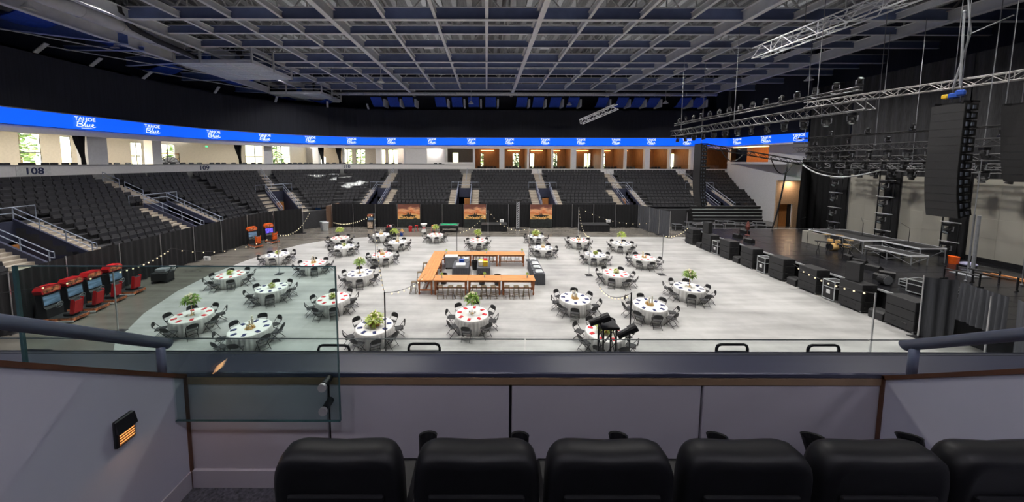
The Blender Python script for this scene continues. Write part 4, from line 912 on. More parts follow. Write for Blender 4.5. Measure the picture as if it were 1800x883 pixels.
for k, x in enumerate((-10.15, -1.5, 7.18)):
    o = thing('jet_poster', 'tall sunset poster of a jet on the far drape, %s from the left' % ORD[k], 'poster', (x, 40.2, 0), 0, 'sunset jet posters'); m = MB(); m.box(-1.44, 1.44, 0, .03, .04, 3.08); ob('print', m.mesh('print', PST), o); ob('jet', JET, o)
    m = MB(); m.prism([(-1.43, 1.12), (1.43, 1.12), (1.43, .06), (-1.43, .06)], -.008, -.003, ax=1); ob('runway', m.mesh('runway', pm('runway_print', (.022, .026, .026), .6, var=.6, scale=3)), o)
# ------------------------------------------------------------------ items along the far side
def platform(x0, x1, y, label):
    o = thing('low_platform', label, 'platform', ((x0+x1)/2, y, 0), 0, 'black skirted platforms'); w_ = (x1-x0)/2
    m = MB(); m.cbox(-w_, w_, 0, 1.6, .78, .86, .01); ob('deck', m.mesh('deck', BLACKP), o); m = MB(); N = 40
    for j in range(N):
        a = -w_+2*w_*j/N; b = -w_+2*w_*(j+1)/N; m.add([(a, .02+.03*(j % 2), .78), (b, .02+.03*((j+1) % 2), .78), (b, .02+.03*((j+1) % 2), .01), (a, .02+.03*(j % 2), .01)], [(0, 1, 2, 3)])
    m.box(-w_, -w_+.03, 0, 1.6, .01, .78); m.box(w_-.03, w_, 0, 1.6, .01, .78); ob('skirt', m.mesh('skirt', DRAPE), o)
platform(-.6, 2.6, 37.9, 'black skirted platform below the middle poster'); platform(11.8, 15.3, 37.9, 'black skirted platform near the far drape corner')
for k, (x, y) in enumerate(((1.9, 37.5), (14.9, 37.4), (-22.6, 24.6), (-23.2, 22.4))):
    o = thing('outlet_sign', 'small white box sign hung on the light strings, %s from the centre' % ORD[k], 'sign', (x, y, 1.45 if k < 2 else .75), 0, 'small white hanging boxes'); m = MB(); m.cbox(-.25, .25, -.06, .06, -.17, .17, .02); ob('box', m.mesh('box', WHITEP), o); m = MB(); m.box(-.08, .08, -.075, -.06, -.06, .08); ob('print', m.mesh('print', GREY), o)
o = thing('pool_table', 'small pool table with green cloth before the far drape', 'pool table', (-4.6, 38.0, 0)); m = MB(); m.cbox(-1.15, 1.15, -.6, .6, .45, .85, .03); ob('body', m.mesh('body', BLACKP), o); m = MB(); m.box(-1.0, 1.0, -.48, .48, .85, .87); ob('cloth', m.mesh('cloth', pm('green_baize', (.01, .28, .12), .9)), o)
m = MB(); m.box(-1.2, 1.2, -.66, -.5, .84, .9); m.box(-1.2, 1.2, .5, .66, .84, .9); m.box(-1.2, -1.02, -.6, .6, .84, .9); m.box(1.02, 1.2, -.6, .6, .84, .9); ob('rail', m.mesh('rail', CHROME), o)
for sx in (-1, 1):
    for sy in (-.45, .45):
        m = MB(); m.cbox(sx-.08, sx+.08, sy-.08, sy+.08, 0, .45, .01); ob('leg', m.mesh('leg', BLACKP), o)
o = thing('cocktail_table', 'white spandex cocktail table with a red sash', 'table', (-7.6, 37.3, 0)); m = MB(); m.lathe([(.36, .01), (.3, .2), (.16, .55), (.2, .75), (.4, 1.06), (.4, 1.1), (1e-6, 1.1)], n=20); ob('cover', m.mesh('cover', CLOTH, smooth=True), o); m = MB(); m.lathe([(.2, .5), (.185, .55), (.185, .62), (.2, .66)], n=20); ob('sash', m.mesh('sash', RED), o)
for k, x in enumerate((-8.65, -6.6)):
    o = thing('red_stool', 'red metal stool %s of the cocktail table' % ('left', 'right')[k], 'stool', (x, 37.9, 0), .1, 'red stools by the cocktail table'); m = MB(); m.cbox(-.17, .17, -.17, .17, .72, .76, .015); ob('seat', m.mesh('seat', REDP), o)
    for q in range(4): m = MB(); m.bar((.13, .13, .72), (.2, .2, 0), .04, .04); ob('leg', m.mesh('leg', REDP), o, None, q*PI/2)
o = thing('red_bucket', 'red bucket before the first poster', 'bucket', (-9.4, 37.9, 0)); m = MB(); m.lathe([(.18, 0), (.24, .6), (.26, .62), (.22, .6), (.16, .05), (1e-6, .05)], n=14); ob('body', m.mesh('bucket', REDP), o); m = MB(); m.tube([(-.24, 0, .6), (0, 0, .8), (.24, 0, .6)], .015, 5); ob('handle', m.mesh('handle', CHROME), o)
o = thing('gift_bin', 'dark bin heaped with red and white items before the first poster', 'bin', (-11.2, 35.9, 0)); m = MB(); m.cbox(-.5, .5, -.4, .4, 0, .95, .03); ob('body', m.mesh('body', BLACKP), o)
for k in range(12): m = MB(); M = Matrix.Translation((RN.uniform(-.4, .4), RN.uniform(-.3, .3), .98+.1*RN.random())) @ Matrix.Rotation(RN.random()*3, 4, 'Z') @ Matrix.Rotation(RN.uniform(-.5, .5), 4, 'X'); m.cbox(-.16, .16, -.06, .06, -.05, .2, .02, M); ob('package', m.mesh('package', (REDP, WHITEP, BLACKP, RED)[k % 4]), o)
o = thing('blue_planter', 'blue pot of orange flowers beside the first poster', 'planter', (-9.9, 35.7, 0)); m = MB(); m.lathe([(.16, 0), (.22, .45), (.25, .5), (.2, .48), (1e-6, .45)], n=12); ob('pot', m.mesh('pot', BLUEP), o); f_, b_ = leaves(60, .4, 0, 1, pm('orange_petals', (.7, .4, .08), .7, var=.5), 8, .2); ob('foliage', f_, o, (0, 0, .5))
o = thing('lime_bush', 'round lime green plant standing by the dark bin', 'plant', (-10.6, 35.3, 0)); f_, b_ = leaves(200, .55, 0, 1, LEAFL, 6, .3); ob('foliage', f_, o, (0, 0, .55)); m = MB(); m.lathe([(.15, 0), (.2, .35), (.17, .35), (1e-6, .3)], n=12); ob('pot', m.mesh('pot', BLACKP), o)
o = thing('arcade_cabinet', 'narrow upright arcade cabinet against the far drape', 'arcade machine', (-14.9, 39.3, 0)); m = MB(); m.prism([(0, 0), (.7, 0), (.7, 1.9), (.1, 1.9), (.15, 1.6), (.3, 1.1), (0, 1.0)], -.38, .38, ax=0); ob('cabinet', m.mesh('cabinet', BLACKP), o); m = MB(); m.box(-.33, .33, -.02, 0, .12, .9); ob('front_art', m.mesh('front_art', pm('cabinet_art', (.6, .4, .3), .5, var=.9, scale=5)), o); m = MB(); m.box(-.33, .33, .2, .22, 1.12, 1.55); ob('screen', m.mesh('screen', SCRB), o); m = MB(); m.box(-.36, .36, .06, .1, 1.62, 1.88); ob('marquee', m.mesh('marquee', ART), o)
o = thing('truss_totem', 'slim silver truss totem against the far drape', 'truss', (4.05, 39.4, 0)); m = MB()
for sx in (-.15, .15):
    for sy in (-.15, .15): m.tube([(sx, sy, .05), (sx, sy, 3.6)], .025, 6)
ob('chord', m.mesh('chord', ALU), o); m = MB()
for i in range(12):
    z = .05+i*.29
    for sy in (-.15, .15): m.tube([(-.15, sy, z), (.15, sy, z+.29)], .014, 4)
    for sx in (-.15, .15): m.tube([(sx, -.15, z), (sx, .15, z+.29)], .014, 4)
ob('lacing', m.mesh('lacing', ALU), o); m = MB(); m.cbox(-.4, .4, -.4, .4, 0, .05, .01); ob('base_plate', m.mesh('base', BLACK), o); m = MB(); m.cbox(-.5, .5, -.2, .2, 3.6, 3.78, .03); ob('lamp_head', m.mesh('lamp_head', BLACK), o)
# bins and screens near the corner exit
for k, (x, y, c_) in enumerate(((-20.1, 38.3, LGREY), (-20.7, 38.9, GREY))):
    o = thing('refuse_bin', '%s plastic refuse bin by the corner exit' % ('light grey', 'dark grey')[k], 'bin', (x, y, 0)); m = MB(); m.lathe([(.3, 0), (.38, .95), (.4, 1.0), (.36, 1.0), (.28, .1), (1e-6, .1)], n=16); ob('body', m.mesh('body', c_), o); m = MB(); m.lathe([(.41, .99), (.41, 1.04), (1e-6, 1.06)], n=16); ob('lid', m.mesh('lid', c_), o)
m = MB(); m.box(-22.7, -21.9, 40.6, 40.7, 0, 2.6); tag(ob('blue_banner', m.mesh('banner', pm('blue_fabric', (.05, .17, .42), .8))), 'blue fabric banner hanging in the corner exit', 'banner')
m = MB(); m.box(-25.5, -20.4, 43.2, 43.4, 0, 2.9); m.box(-20.6, -20.4, 39.5, 43.2, 0, 2.9); struct('wall_exit', m.mesh('wall_exit', pm('exit_brown', (.20, .12, .08), .5)), 'brown inner wall of the corner exit passage', 'wall')
m = MB(); m.box(-24.6, -22.9, 43.1, 43.2, .02, 2.3); struct('door_1', m.mesh('door', DOORO), 'orange lit door in the corner exit passage', 'door')
# ------------------------------------------------------------------ arcade racers
def racer(x, y, rz, c1, scr, label, group):
    o = thing('arcade_racer', label, 'arcade machine', (x, y, 0), rz, group); o.scale = (.9, .76, .88)     # player faces -X, screen at -X end
    m = MB(); m.cbox(-.75, .9, -.5, .5, .06, .3, .04); ob('base', m.mesh('base', BLACKP), o)
    m = MB(); m.box(-.6, .92, -.53, -.5, .08, .28); m.box(.9, .94, -.5, .5, .1, .26); ob('side_panel', m.mesh('side', ART), o)
    m = MB(); m.cbox(.3, .96, -.56, -.5, .02, .14, .02); m.cbox(-.2, .4, -.56, -.5, .02, .12, .02); ob('trim', m.mesh('trim', WHITEP), o)
    m = MB(); m.prism([(-.85, .06), (-.4, .06), (-.4, .85), (-.55, 1.0), (-.62, 2.05), (-.95, 2.05)], -.48, .48, ax=1); ob('cabinet', m.mesh('cabinet', BLACKP), o)
    M = Matrix.Translation((-.56, 0, 1.36)) @ Matrix.Rotation(-.07, 4, 'Y'); m = MB(); m.cbox(-.03, .03, -.52, .52, -.33, .33, .01, M); f_ = ob('screen_frame', m.mesh('screen_frame', BLACK), o); m = MB(); m.box(.03, .036, -.46, .46, -.28, .28, M); ob('screen', m.mesh('screen', scr), f_)
    m = MB(); m.prism([(-.5, 1.78), (.5, 1.78), (.56, 2.0), (.4, 2.22), (-.4, 2.22), (-.56, 2.0)], -.98, -.5, ax=0); q = ob('marquee', m.mesh('marquee', c1), o); m = MB(); m.prism([(-.42, 1.83), (.42, 1.83), (.47, 2.0), (.34, 2.12), (-.34, 2.12), (-.47, 2.0)], -.5, -.485, ax=0); ob('marquee_art', m.mesh('art', ART), q)
    m = MB(); m.tube([(-.4, 0, .95), (-.18, 0, 1.0)], .04, 6); m.tube([(-.16+.05*math.sin(a), .19*math.cos(a), 1.0+.18*math.sin(a)) for a in [2*PI*i/14 for i in range(15)]], .022, 6); ob('steering_wheel', m.mesh('wheel', GREY), o)
    m = MB(); m.cbox(.15, .68, -.26, .26, .3, .5, .05); M = Matrix.Translation((.72, 0, .85)) @ Matrix.Rotation(.14, 4, 'Y'); m.cbox(-.08, .08, -.27, .27, -.45, .45, .05, M); s_ = ob('seat', m.mesh('seat', BLACKP), o); m = MB(); m.cbox(-.1, .1, -.3, -.26, -.42, .5, .015, M); m.cbox(-.1, .1, .26, .3, -.42, .5, .015, M); m.cbox(.08, .1, -.24, .24, -.4, .4, .008, M); ob('seat_shell', m.mesh('seat_shell', c1), s_)
    m = MB(); m.box(.09, .098, -.1, .1, -.3, .3, M); ob('seat_stripe', m.mesh('stripe', WHITEP), s_)
    return o
for k, (x, y) in enumerate(((-22.9, 16.25), (-23.1, 17.35), (-23.3, 18.4), (-23.45, 19.6))): racer(x, y, .12, REDP, SCRB, 'red racing arcade machine with a seat, %s from the near end' % ORD[k], 'red racing arcade machines')
for k, (x, y) in enumerate(((-23.4, 30.9), (-22.9, 32.6))): racer(x, y, -.55, ORANGE, (SCRB, SCRV)[k], 'orange racing arcade machine with a %s screen' % ('dark', 'violet')[k], 'orange racing arcade machines')
o = thing('equipment_cart', 'black equipment cart parked before the left drape', 'cart', (-23.1, 21.6, 0), .2); m = MB(); m.cbox(-.5, .5, -.35, .35, .15, .75, .04); ob('body', m.mesh('body', BLACKP), o); m = MB(); m.cbox(-.3, .35, -.25, .25, .75, 1.0, .04); ob('load', m.mesh('load', GREY), o); m = MB(); m.tube([(.5, -.3, .6), (.7, -.3, 1.0), (.7, .3, 1.0), (.5, .3, .6)], .02, 5); ob('handle', m.mesh('handle', BLACK), o)
for a in (-.4, .4):
    m = MB(); m.cyl((a, -.35, .08), (a, .35, .08), .08); ob('wheel', m.mesh('wheel', BLACK), o)
# ------------------------------------------------------------------ string-light poles and strands
DPOLE = MB(); DPOLE.tube([(0, 0, .02), (0, 0, 1)], .03, 8); DPOLE = DPOLE.mesh('upright', BLACK)
SPX = {1: (-15.85, 23.19, 0), 2: (-18.55, 15.05, 0), 4: (-9.11, 25.0, 0), 5: (-4.3, 12.75, 1), 6: (-2.5, 25.95, 1), 7: (.22, 35.34, 0), 8: (3.74, 26.63, 0), 9: (10.57, 35.16, 0), 10: (7.84, 23.09, 0), 11: (13.48, 23.25, 0), 12: (6.15, 12.75, 1), 13: (16.5, 12.75, 0)}
SPN = {1: 'near the orange arcade machines', 2: 'before the red arcade racers', 4: 'behind the bar corner', 5: 'by the wooden-trough table', 6: 'at the far bar row', 7: 'before the middle poster', 8: 'by the buffet tables', 9: 'at the far right platform', 10: 'among the right-hand tables', 11: 'by the stage-side candle table', 12: 'by the twin spotlights', 13: 'before the nearest subwoofers'}
PH = {6: 2.6, 9: 3.5, 8: 2.9, 4: 4.4}
for k, (x, y, dk) in SPX.items(): pole(x, y, PH.get(k, 3.1), '%s string-light pole %s' % (('thin silver', 'dark')[dk], SPN[k]), DPOLE if dk else None, 'light_pole', 'string-light poles')
m = MB(); m.ball((0, 0, 0), .036, 8, 1.2); BULB = m.mesh('bulb', GLOW)
def strand(a, b, sag, label):
    a = Vector(a); b = Vector(b); L = (b-a).length; n = max(4, int(L/.8)); o = thing('string_lights', label, 'string lights', tuple(a), 0, 'festoon light strings')
    P = [a.lerp(b, i/n)-a-Vector((0, 0, sag*4*(i/n)*(1-i/n))) for i in range(n+1)]; m = MB(); m.tube(P, .014, 4); ob('cord', m.mesh('cord', SKINW), o)
    for p in P[1:-1]: ob('bulb', BULB, o, (p.x, p.y, p.z-.07))
def top(k): x, y, _ = SPX[k]; return (x, y, PH.get(k, 3.08))
strand((-25.5, 12.5, 2.6), top(2), .25, 'light string running left from the arcade racer pole'); strand(top(2), (-24, 23.2, 2.0), .25, 'light string from the racer pole to the left drape'); strand((-24, 23.2, 2.0), top(1), .7, 'light string from the left drape to the orange arcade pole')
strand(top(1), (-20.6, 36, 2.9), .9, 'light string from the orange arcade pole to the corner exit'); strand((-20, 39.9, .8), top(4), .5, 'light string rising from the far drape to the bar corner pole')
strand(top(7), top(6), .5, 'light string from the middle poster pole down to the bar'); strand(top(7), top(8), .9, 'light string from the middle poster pole to the buffet pole'); strand(top(9), top(10), 1.0, 'light string hanging from the far right pole to the tables'); strand(top(9), (19.6, 36, 1.6), .8, 'light string from the far right pole to the far drape'); strand(top(11), (19.9, 30, 2.4), .4, 'light string from the stage-side pole toward the stage')
strand(top(5), (-3.9, 19.4, 1.4), .3, 'light string from the trough table pole to the bar'); strand(top(12), (7.8, 21.0, .12), .5, 'light string trailing from the spotlight pole to the floor'); strand(top(13), (20.9, 20.6, 1.7), .3, 'light string from the nearest pole to the subwoofers'); strand(top(5), top(4), .9, 'light string from the trough table pole to the bar corner pole')
# floor cable and light patches left out; twin spotlights on a short truss mast
o = thing('spotlight_mast', 'black truss mast below the ledge carrying two spotlights', 'truss', (3.86, 9.5, 0)); m = MB()
for sx in (-.2, .2):
    for sy in (-.2, .2): m.tube([(sx, sy, .05), (sx, sy, 3.42)], .03, 6)
ob('chord', m.mesh('chord', BLACK), o); m = MB()
for i in range(7):
    for sy in (-.2, .2): m.tube([(-.2, sy, .1+i*.48), (.2, sy, .58+i*.48)], .014, 4)
    for sx in (-.2, .2): m.tube([(sx, -.2, .1+i*.48), (sx, .2, .58+i*.48)], .014, 4)
ob('lacing', m.mesh('lacing', BLACK), o); m = MB(); m.cbox(-.28, .28, -.28, .28, 3.42, 3.5, .01); ob('top_plate', m.mesh('top_plate', BLACK), o); m = MB(); m.cbox(-.5, .5, -.5, .5, 0, .05, .01); ob('base_plate', m.mesh('base_plate', BLACK), o)
for k, (dx, dz, rz) in enumerate(((-.3, 3.66, -.35), (.58, 3.28, -.5))):
    q = thing('profile_spotlight', 'black profile spotlight on the mast, %s one' % ('upper left', 'lower right')[k], 'spotlight', (3.86+dx, 9.4, dz), 0, 'spotlights on the mast'); q.scale = (.78, .78, .78); M = Matrix.Rotation(rz, 4, 'Y')
    m = MB(); m.tube([M @ Vector((-.42, 0, 0)), M @ Vector((.12, 0, 0))], .13, 12); ob('barrel', m.mesh('barrel', BLACK), q); m = MB(); m.tube([M @ Vector((.1, 0, 0)), M @ Vector((.42, 0, 0))], .17, 12); ob('lamp_housing', m.mesh('housing', BLACKP), q); m = MB(); m.tube([(-.1-.3*k+.05, .1, -.02), (-.1-.45*k+.2, .1, -.2+.1*k)], .03, 6); m.tube([(0, -.17, 0), (0, -.2, -.25), (0, .2, -.25), (0, .17, 0)], .02, 5); ob('yoke', m.mesh('yoke', BLACK), q)
# ================================================================== stage
stg = thing('stage_platform', 'wide black stage deck behind the loudspeakers', 'stage')
STGP = []
for (sx, sy) in ((2.44, 1.22),):
    m = MB(); m.cbox(.01, sx-.01, .01, sy-.01, -.1, 0, .008); STGP = m.mesh('deck_panel', DECK)
for i in range(6):
    for j in range(18): ob('deck_panel', STGP, stg, (22.6+i*2.44, 11.4+j*1.22, 1.4+.002*((i*7+j*3) % 3)))
m = MB(); m.box(22.55, 22.6, 11.4, 33.36, 1.28, 1.4); m.box(22.6, 37.2, 33.36, 33.4, 1.28, 1.4); m.box(22.6, 37.2, 11.36, 11.4, 1.28, 1.4); ob('edge_trim', m.mesh('edge', LGREY), stg)
m = MB(); m.box(22.8, 37.2, 11.5, 33.3, .02, 1.27); ob('skirt', m.mesh('skirt', DRAPE), stg)
# subwoofers: three cabinets to a stack on a wheeled dolly
m = MB(); m.cbox(0, .85, -.58, .58, 0, .5, .015); SUBB = m.mesh('body', SPKD)
m = MB(); m.box(-.015, 0, -.565, .565, .015, .485); SUBG = m.mesh('grille', SPK)
m = MB()
for q in (-.22, .22): m.cbox(-.03, 0, q-.1, q+.1, .2, .3, .01)
SUBH = m.mesh('handle', BLACK)
m = MB()
for z in (.14, .36):
    for x in (.25, .6): m.cyl((x, -.59, z), (x, -.575, z), .075, n=12); 
SUBP = m.mesh('port', BLACK)
m = MB()
for x in (.08, .77):
    for q in (-.5, .5): m.cyl((x, q-.03, .05), (x, q+.03, .05), .05, n=8)
CAST = m.mesh('caster', LGREY)
m = MB(); m.cbox(-.02, .87, -.6, .6, .1, .14, .01); DOLB = m.mesh('board', BLACKP)
SY = [32.3, 29.75, 27.4, 25.05, 22.45, 20.2, 17.75, 15.55]
for k, y in enumerate(SY):
    nm = ORD[k]
    d_ = thing('wheeled_dolly', 'wheeled dolly under the %s subwoofer stack from the far end' % nm, 'dolly', (21.45, y, 0), 0, 'dollies under the subwoofers'); ob('board', DOLB, d_); ob('caster', CAST, d_)
    for l_ in range(3):
        o = thing('subwoofer', 'black subwoofer, %s of the %s stack from the far end' % (('bottom', 'middle', 'top')[l_], nm), 'speaker', (21.45, y, .14+l_*.505), 0, 'stacked black subwoofers'); ob('body', SUBB, o); ob('grille', SUBG, o); ob('port', SUBP, o)
        if l_ == 0: ob('handle', SUBH, o)
for k, y in enumerate((30.9, 26.2, 21.3, 16.55)):
    o = thing('front_fill_speaker', 'low black wedge speaker between subwoofer stacks, %s from the far end' % ORD[k], 'speaker', (21.5, y, 0), 0, 'low front fill speakers'); m = MB(); m.prism([(0, 0), (.65, 0), (.65, .5), (.12, .5), (0, .4)], -.32, .32, ax=1); ob('body', m.mesh('body', SPKD), o); m = MB(); m.box(-.012, 0, -.3, .3, .03, .38); ob('grille', m.mesh('grille', SPK), o)
def road_case(x, y, z, sx, sy, sz, label, group='black road cases', rz=0.0, sticker=False, tm=None):
    o = thing('road_case', label, 'case', (x, y, z), rz, group); m = MB(); m.box(-sx, sx, -sy, sy, .08, sz); ob('body', m.mesh('body', BLACKP), o); m = MB(); e = .02
    for a in (-sx, sx):
        for b in (-sy, sy): m.box(a-e, a+e, b-e, b+e, .08, sz)
    for zz in (.08, sz*.68, sz):
        for b in (-sy, sy): m.box(-sx-e, sx+e, b-e, b+e, zz-e, zz+e)
        for a in (-sx, sx): m.box(a-e, a+e, -sy, sy, zz-e, zz+e)
    ob('edge_trim', m.mesh('edge', tm or LGREY), o); m = MB()
    for a in (-sx*.8, sx*.8): m.cyl((a, -sy*.8, .04), (a, sy*.8, .04), .04, n=8)
    ob('caster', m.mesh('caster', BLACK), o)
    if sticker: m = MB(); m.box(-sx-.03, -sx-.005, -.1, .1, sz*.35, sz*.55); ob('sticker', m.mesh('sticker', WHITEP), o)
    return o
for k, y in enumerate((28.6, 23.7, 18.9)): road_case(21.85, y, 0, .38, .33, 1.25, 'upright road case with white edges between subwoofers, %s from the far end' % ORD[k], 'upright road cases in the subwoofer row', 0, True)
for k, (x, y) in enumerate(((22.7, 18.3), (22.75, 30.6))):
    o = thing('monitor_speaker', 'upright black speaker standing on a subwoofer stack at the %s' % ('near stack', 'far stack')[k], 'speaker', (x-.85, y-.4, 1.655), .3, 'upright speakers on the subwoofers'); m = MB(); m.prism([(-.3, -.3), (.3, -.2), (.3, .2), (-.3, .3)], 0, 1.1, ax=2); ob('body', m.mesh('body', SPKD), o); m = MB(); m.box(-.32, -.3, -.28, .28, .03, 1.07); ob('grille', m.mesh('grille', SPK), o)
# risers
def riser(x0, x1, y0, y1, z, label):
    o = thing('stage_riser', label, 'riser', (0, 0, 0), 0, 'stage risers'); m = MB(); m.box(x0, x1, y0, y1, z-.08, z-.01); ob('deck', m.mesh('deck', BLACKP), o); m = MB()
    m.box(x0-.03, x0, y0, y1, z-.1, z); m.box(x1, x1+.03, y0, y1, z-.1, z); m.box(x0, x1, y0-.03, y0, z-.1, z); m.box(x0, x1, y1, y1+.03, z-.1, z); ob('edge_trim', m.mesh('edge', ALU), o)
    ny = max(1, int((y1-y0)/1.3))
    for i in range(ny+1):
        y = y0+(y1-y0)*i/ny
        for x in (x0+.05, x1-.05): m = MB(); m.tube([(x, y, 1.4), (x, y, z-.08)], .035, 6); ob('leg', m.mesh('leg', GREY), o)
    m = MB()
    for i in range(ny):
        a = y0+(y1-y0)*i/ny; b = y0+(y1-y0)*(i+1)/ny; m.tube([(x0+.05, a, 1.45), (x0+.05, b, z-.15)], .018, 5); m.tube([(x0+.05, b, 1.5), (x0+.05, a, z-.12)], .018, 5)
    m.tube([(x0, y0, 1.48), (x1, y0, z-.12)], .018, 5); ob('brace', m.mesh('brace', GREY), o)
riser(29.75, 33.0, 24.1, 28.2, 2.5, 'high stage riser in front of the middle screen'); riser(31.2, 33.1, 21.9, 24.05, 2.5, 'long high riser toward the nearer screen'); riser(29.9, 31.15, 21.4, 24.05, 2.1, 'lower step riser before the high riser')
m = MB(); m.box(28.85, 28.95, 25.7, 27.9, 1.41, 2.45); m.box(28.95, 30.9, 27.8, 27.9, 1.41, 2.45); tag(ob('riser_screen', m.mesh('riser_screen', SCREEN)), 'low pale screen panel closing the far end of the riser', 'screen')
# drum kit
o = thing('drum_kit', 'wooden drum kit with cymbals on the stage before the riser', 'drums', (28.6, 25.1, 1.41)); m = MB(); m.cyl((-.3, 0, .3), (.2, 0, .3), .3, n=20); ob('bass_drum', m.mesh('bass_drum', pm('honey_shell', (.62, .40, .16), .35)), o); m = MB(); m.cyl((-.33, 0, .3), (-.3, 0, .3), .27, n=20); ob('drum_head', m.mesh('head', BLACK), o)
for (x, y, z, r) in ((.1, .35, .62, .17), (.1, -.2, .66, .16), (.5, -.5, .4, .22)): m = MB(); m.cyl((x, y, z), (x, y, z+.22), r, n=16); ob('tom_drum', m.mesh('tom', pm('honey_shell', (.62, .40, .16), .35)), o)
for (x, y, z) in ((.2, .75, 1.15), (.3, -.8, 1.05), (.7, .2, 1.2)):
    m = MB(); m.lathe([(1e-6, .04), (.08, .02), (.25, 0), (.25, -.005), (1e-6, .01)], (x, y, z), 16); ob('cymbal', m.mesh('cymbal', GOLD), o); m = MB(); m.tube([(x, y, 0), (x, y, z)], .014, 5); m.tube([(x-.2, y-.15, 0), (x, y, .35), (x+.2, y-.15, 0)], .012, 4); ob('cymbal_stand', m.mesh('stand', CHROME), o)
# microphone stands, keyboards, wedge monitors, small gear
for k, (x, y) in enumerate(((28.2, 26.8), (31.5, 25.6), (32.4, 23.4), (26.5, 22.6), (26.1, 31.5), (33.5, 32.8))):
    o = thing('microphone_stand', 'thin black microphone stand on the stage, %s of the stage stands' % ORD[k], 'stand', (x, y, 2.505 if k in (1, 2) else 1.41), k, 'microphone stands'); m = MB(); m.tube([(0, 0, 0), (0, 0, 1.1)], .016, 5); m.tube([(0, 0, 1.1), (.45, 0, 1.45)], .013, 5); ob('boom', m.mesh('boom', BLACK), o); m = MB()
    for a in (0, 2.1, 4.2): m.tube([(0, 0, .12), (.28*math.cos(a), .28*math.sin(a), .01)], .012, 4)
    ob('tripod_base', m.mesh('base', BLACK), o); m = MB(); m.ball((.47, 0, 1.46), .035, 6); ob('capsule', m.mesh('capsule', GREY), o)
for k, (x, y, r) in enumerate(((26.6, 21.6, .4), (27.1, 22.6, -.3), (26.0, 20.3, .2), (25.4, 19.2, .8), (24.4, 18.6, .2), (26.4, 31.2, .1), (24.2, 29.4, 0), (23.8, 27.6, .3))):
    o = thing('wedge_monitor', 'low black stage monitor, %s of the wedges on the deck' % ORD[k], 'speaker', (x, y, 1.41), r, 'stage monitors'); m = MB(); m.prism([(-.25, 0), (.25, 0), (.25, .2), (-.1, .38), (-.25, .3)], -.32, .32, ax=1); ob('body', m.mesh('body', SPKD), o); m = MB(); M = Matrix.Translation((.08, 0, .3)) @ Matrix.Rotation(.47, 4, 'Y'); m.box(-.18, .18, -.29, .29, 0, .015, M); ob('grille', m.mesh('grille', SPK), o)
for k, (x, y) in enumerate(((27.4, 23.2), (28.0, 22.0), (27.0, 24.4))):
    o = thing('keyboard_stand', 'keyboard on an X stand before the riser, %s one' % ORD[k], 'keyboard', (x, y, 1.41), k*.6, 'keyboards before the riser'); m = MB(); m.cbox(-.15, .15, -.5, .5, .85, .92, .02); ob('keyboard', m.mesh('keyboard', BLACKP), o); m = MB()
    for q in (-.3, .3): m.tube([(-.2, q, 0), (.2, q, .85)], .02, 5); m.tube([(.2, q, 0), (-.2, q, .85)], .02, 5)
    ob('leg', m.mesh('leg', BLACK), o)
for k, (x, y, sx, sy, sz) in enumerate(((24.0, 16.6, .45, .35, .75), (24.6, 17.5, .3, .3, .4), (25.2, 16.2, .4, .4, .5))): road_case(x, y, 1.41, sx, sy, sz, 'small road case on the near stage deck, %s one' % ORD[k], 'small cases on the near deck', .2)
o = thing('drum_throne', 'round black drum case lying on the near stage edge', 'case', (23.6, 17.9, 1.41)); m = MB(); m.tube([(0, -.15, .3), (0, .15, .3)], .3, 16); ob('shell', m.mesh('shell', BLACKP), o); m = MB(); m.tube([(0, -.17, .3), (0, -.15, .3)], .27, 16); ob('lid', m.mesh('lid', GREY), o)
for k, (x, y) in enumerate(((28.6, 18.2), (29.6, 17.6), (30.2, 18.6))):
    o = thing('folded_barrier', 'black folded stand frame on the near stage, %s one' % ORD[k], 'stand', (x, y, 1.41), k*.3, 'black frames on the near stage'); m = MB(); m.tube([(0, -.7, .65), (0, .7, .65)], .04, 6); ob('bar', m.mesh('bar', BLACK), o)
    for q in (-.7, .7): m = MB(); m.tube([(0, q, 0), (0, q, .8)], .04, 6); m.tube([(-.25, q, .02), (.25, q, .02)], .03, 5); ob('upright', m.mesh('upright', BLACK), o)
for k in range(3): m = MB(); m.cbox(-.9, .9, -.12, .12, 0, .07, .01); tag(ob('timber_plank', m.mesh('plank', BARW), loc=(32.5+.1*k, 18.6+.27*(k % 2), 1.415+.075*(k//2)), rz=-1.3), 'pale timber plank at the right edge of the stage, %s of three' % ORD[k], 'plank', 'timber planks on the stage')
o = thing('traffic_cone', 'orange bucket behind the riser', 'bucket', (33.4, 21.7, 1.41)); m = MB(); m.lathe([(.22, 0), (.26, .55), (.22, .55), (1e-6, .5)], n=12); ob('body', m.mesh('body', ORANGE), o)
m = MB(); m.ball((33.7, 21.2, 1.55), .4, 10, .4); tag(ob('cloth_bundle', m.mesh('bundle', pm('lilac_cloth', (.3, .3, .45), .9))), 'crumpled lilac cloth beside the orange bucket', 'cloth')
o = thing('costume_stand', 'small red and black prop standing on the empty stage', 'prop', (25.9, 30.3, 1.41)); m = MB(); m.lathe([(.2, 0), (.2, .04), (.03, .06), (.03, .5), (.14, .6), (.2, .9), (.1, 1.25), (.05, 1.4)], n=10); ob('body', m.mesh('body', pm('prop_red', (.16, .05, .04), .6, var=.6)), o)
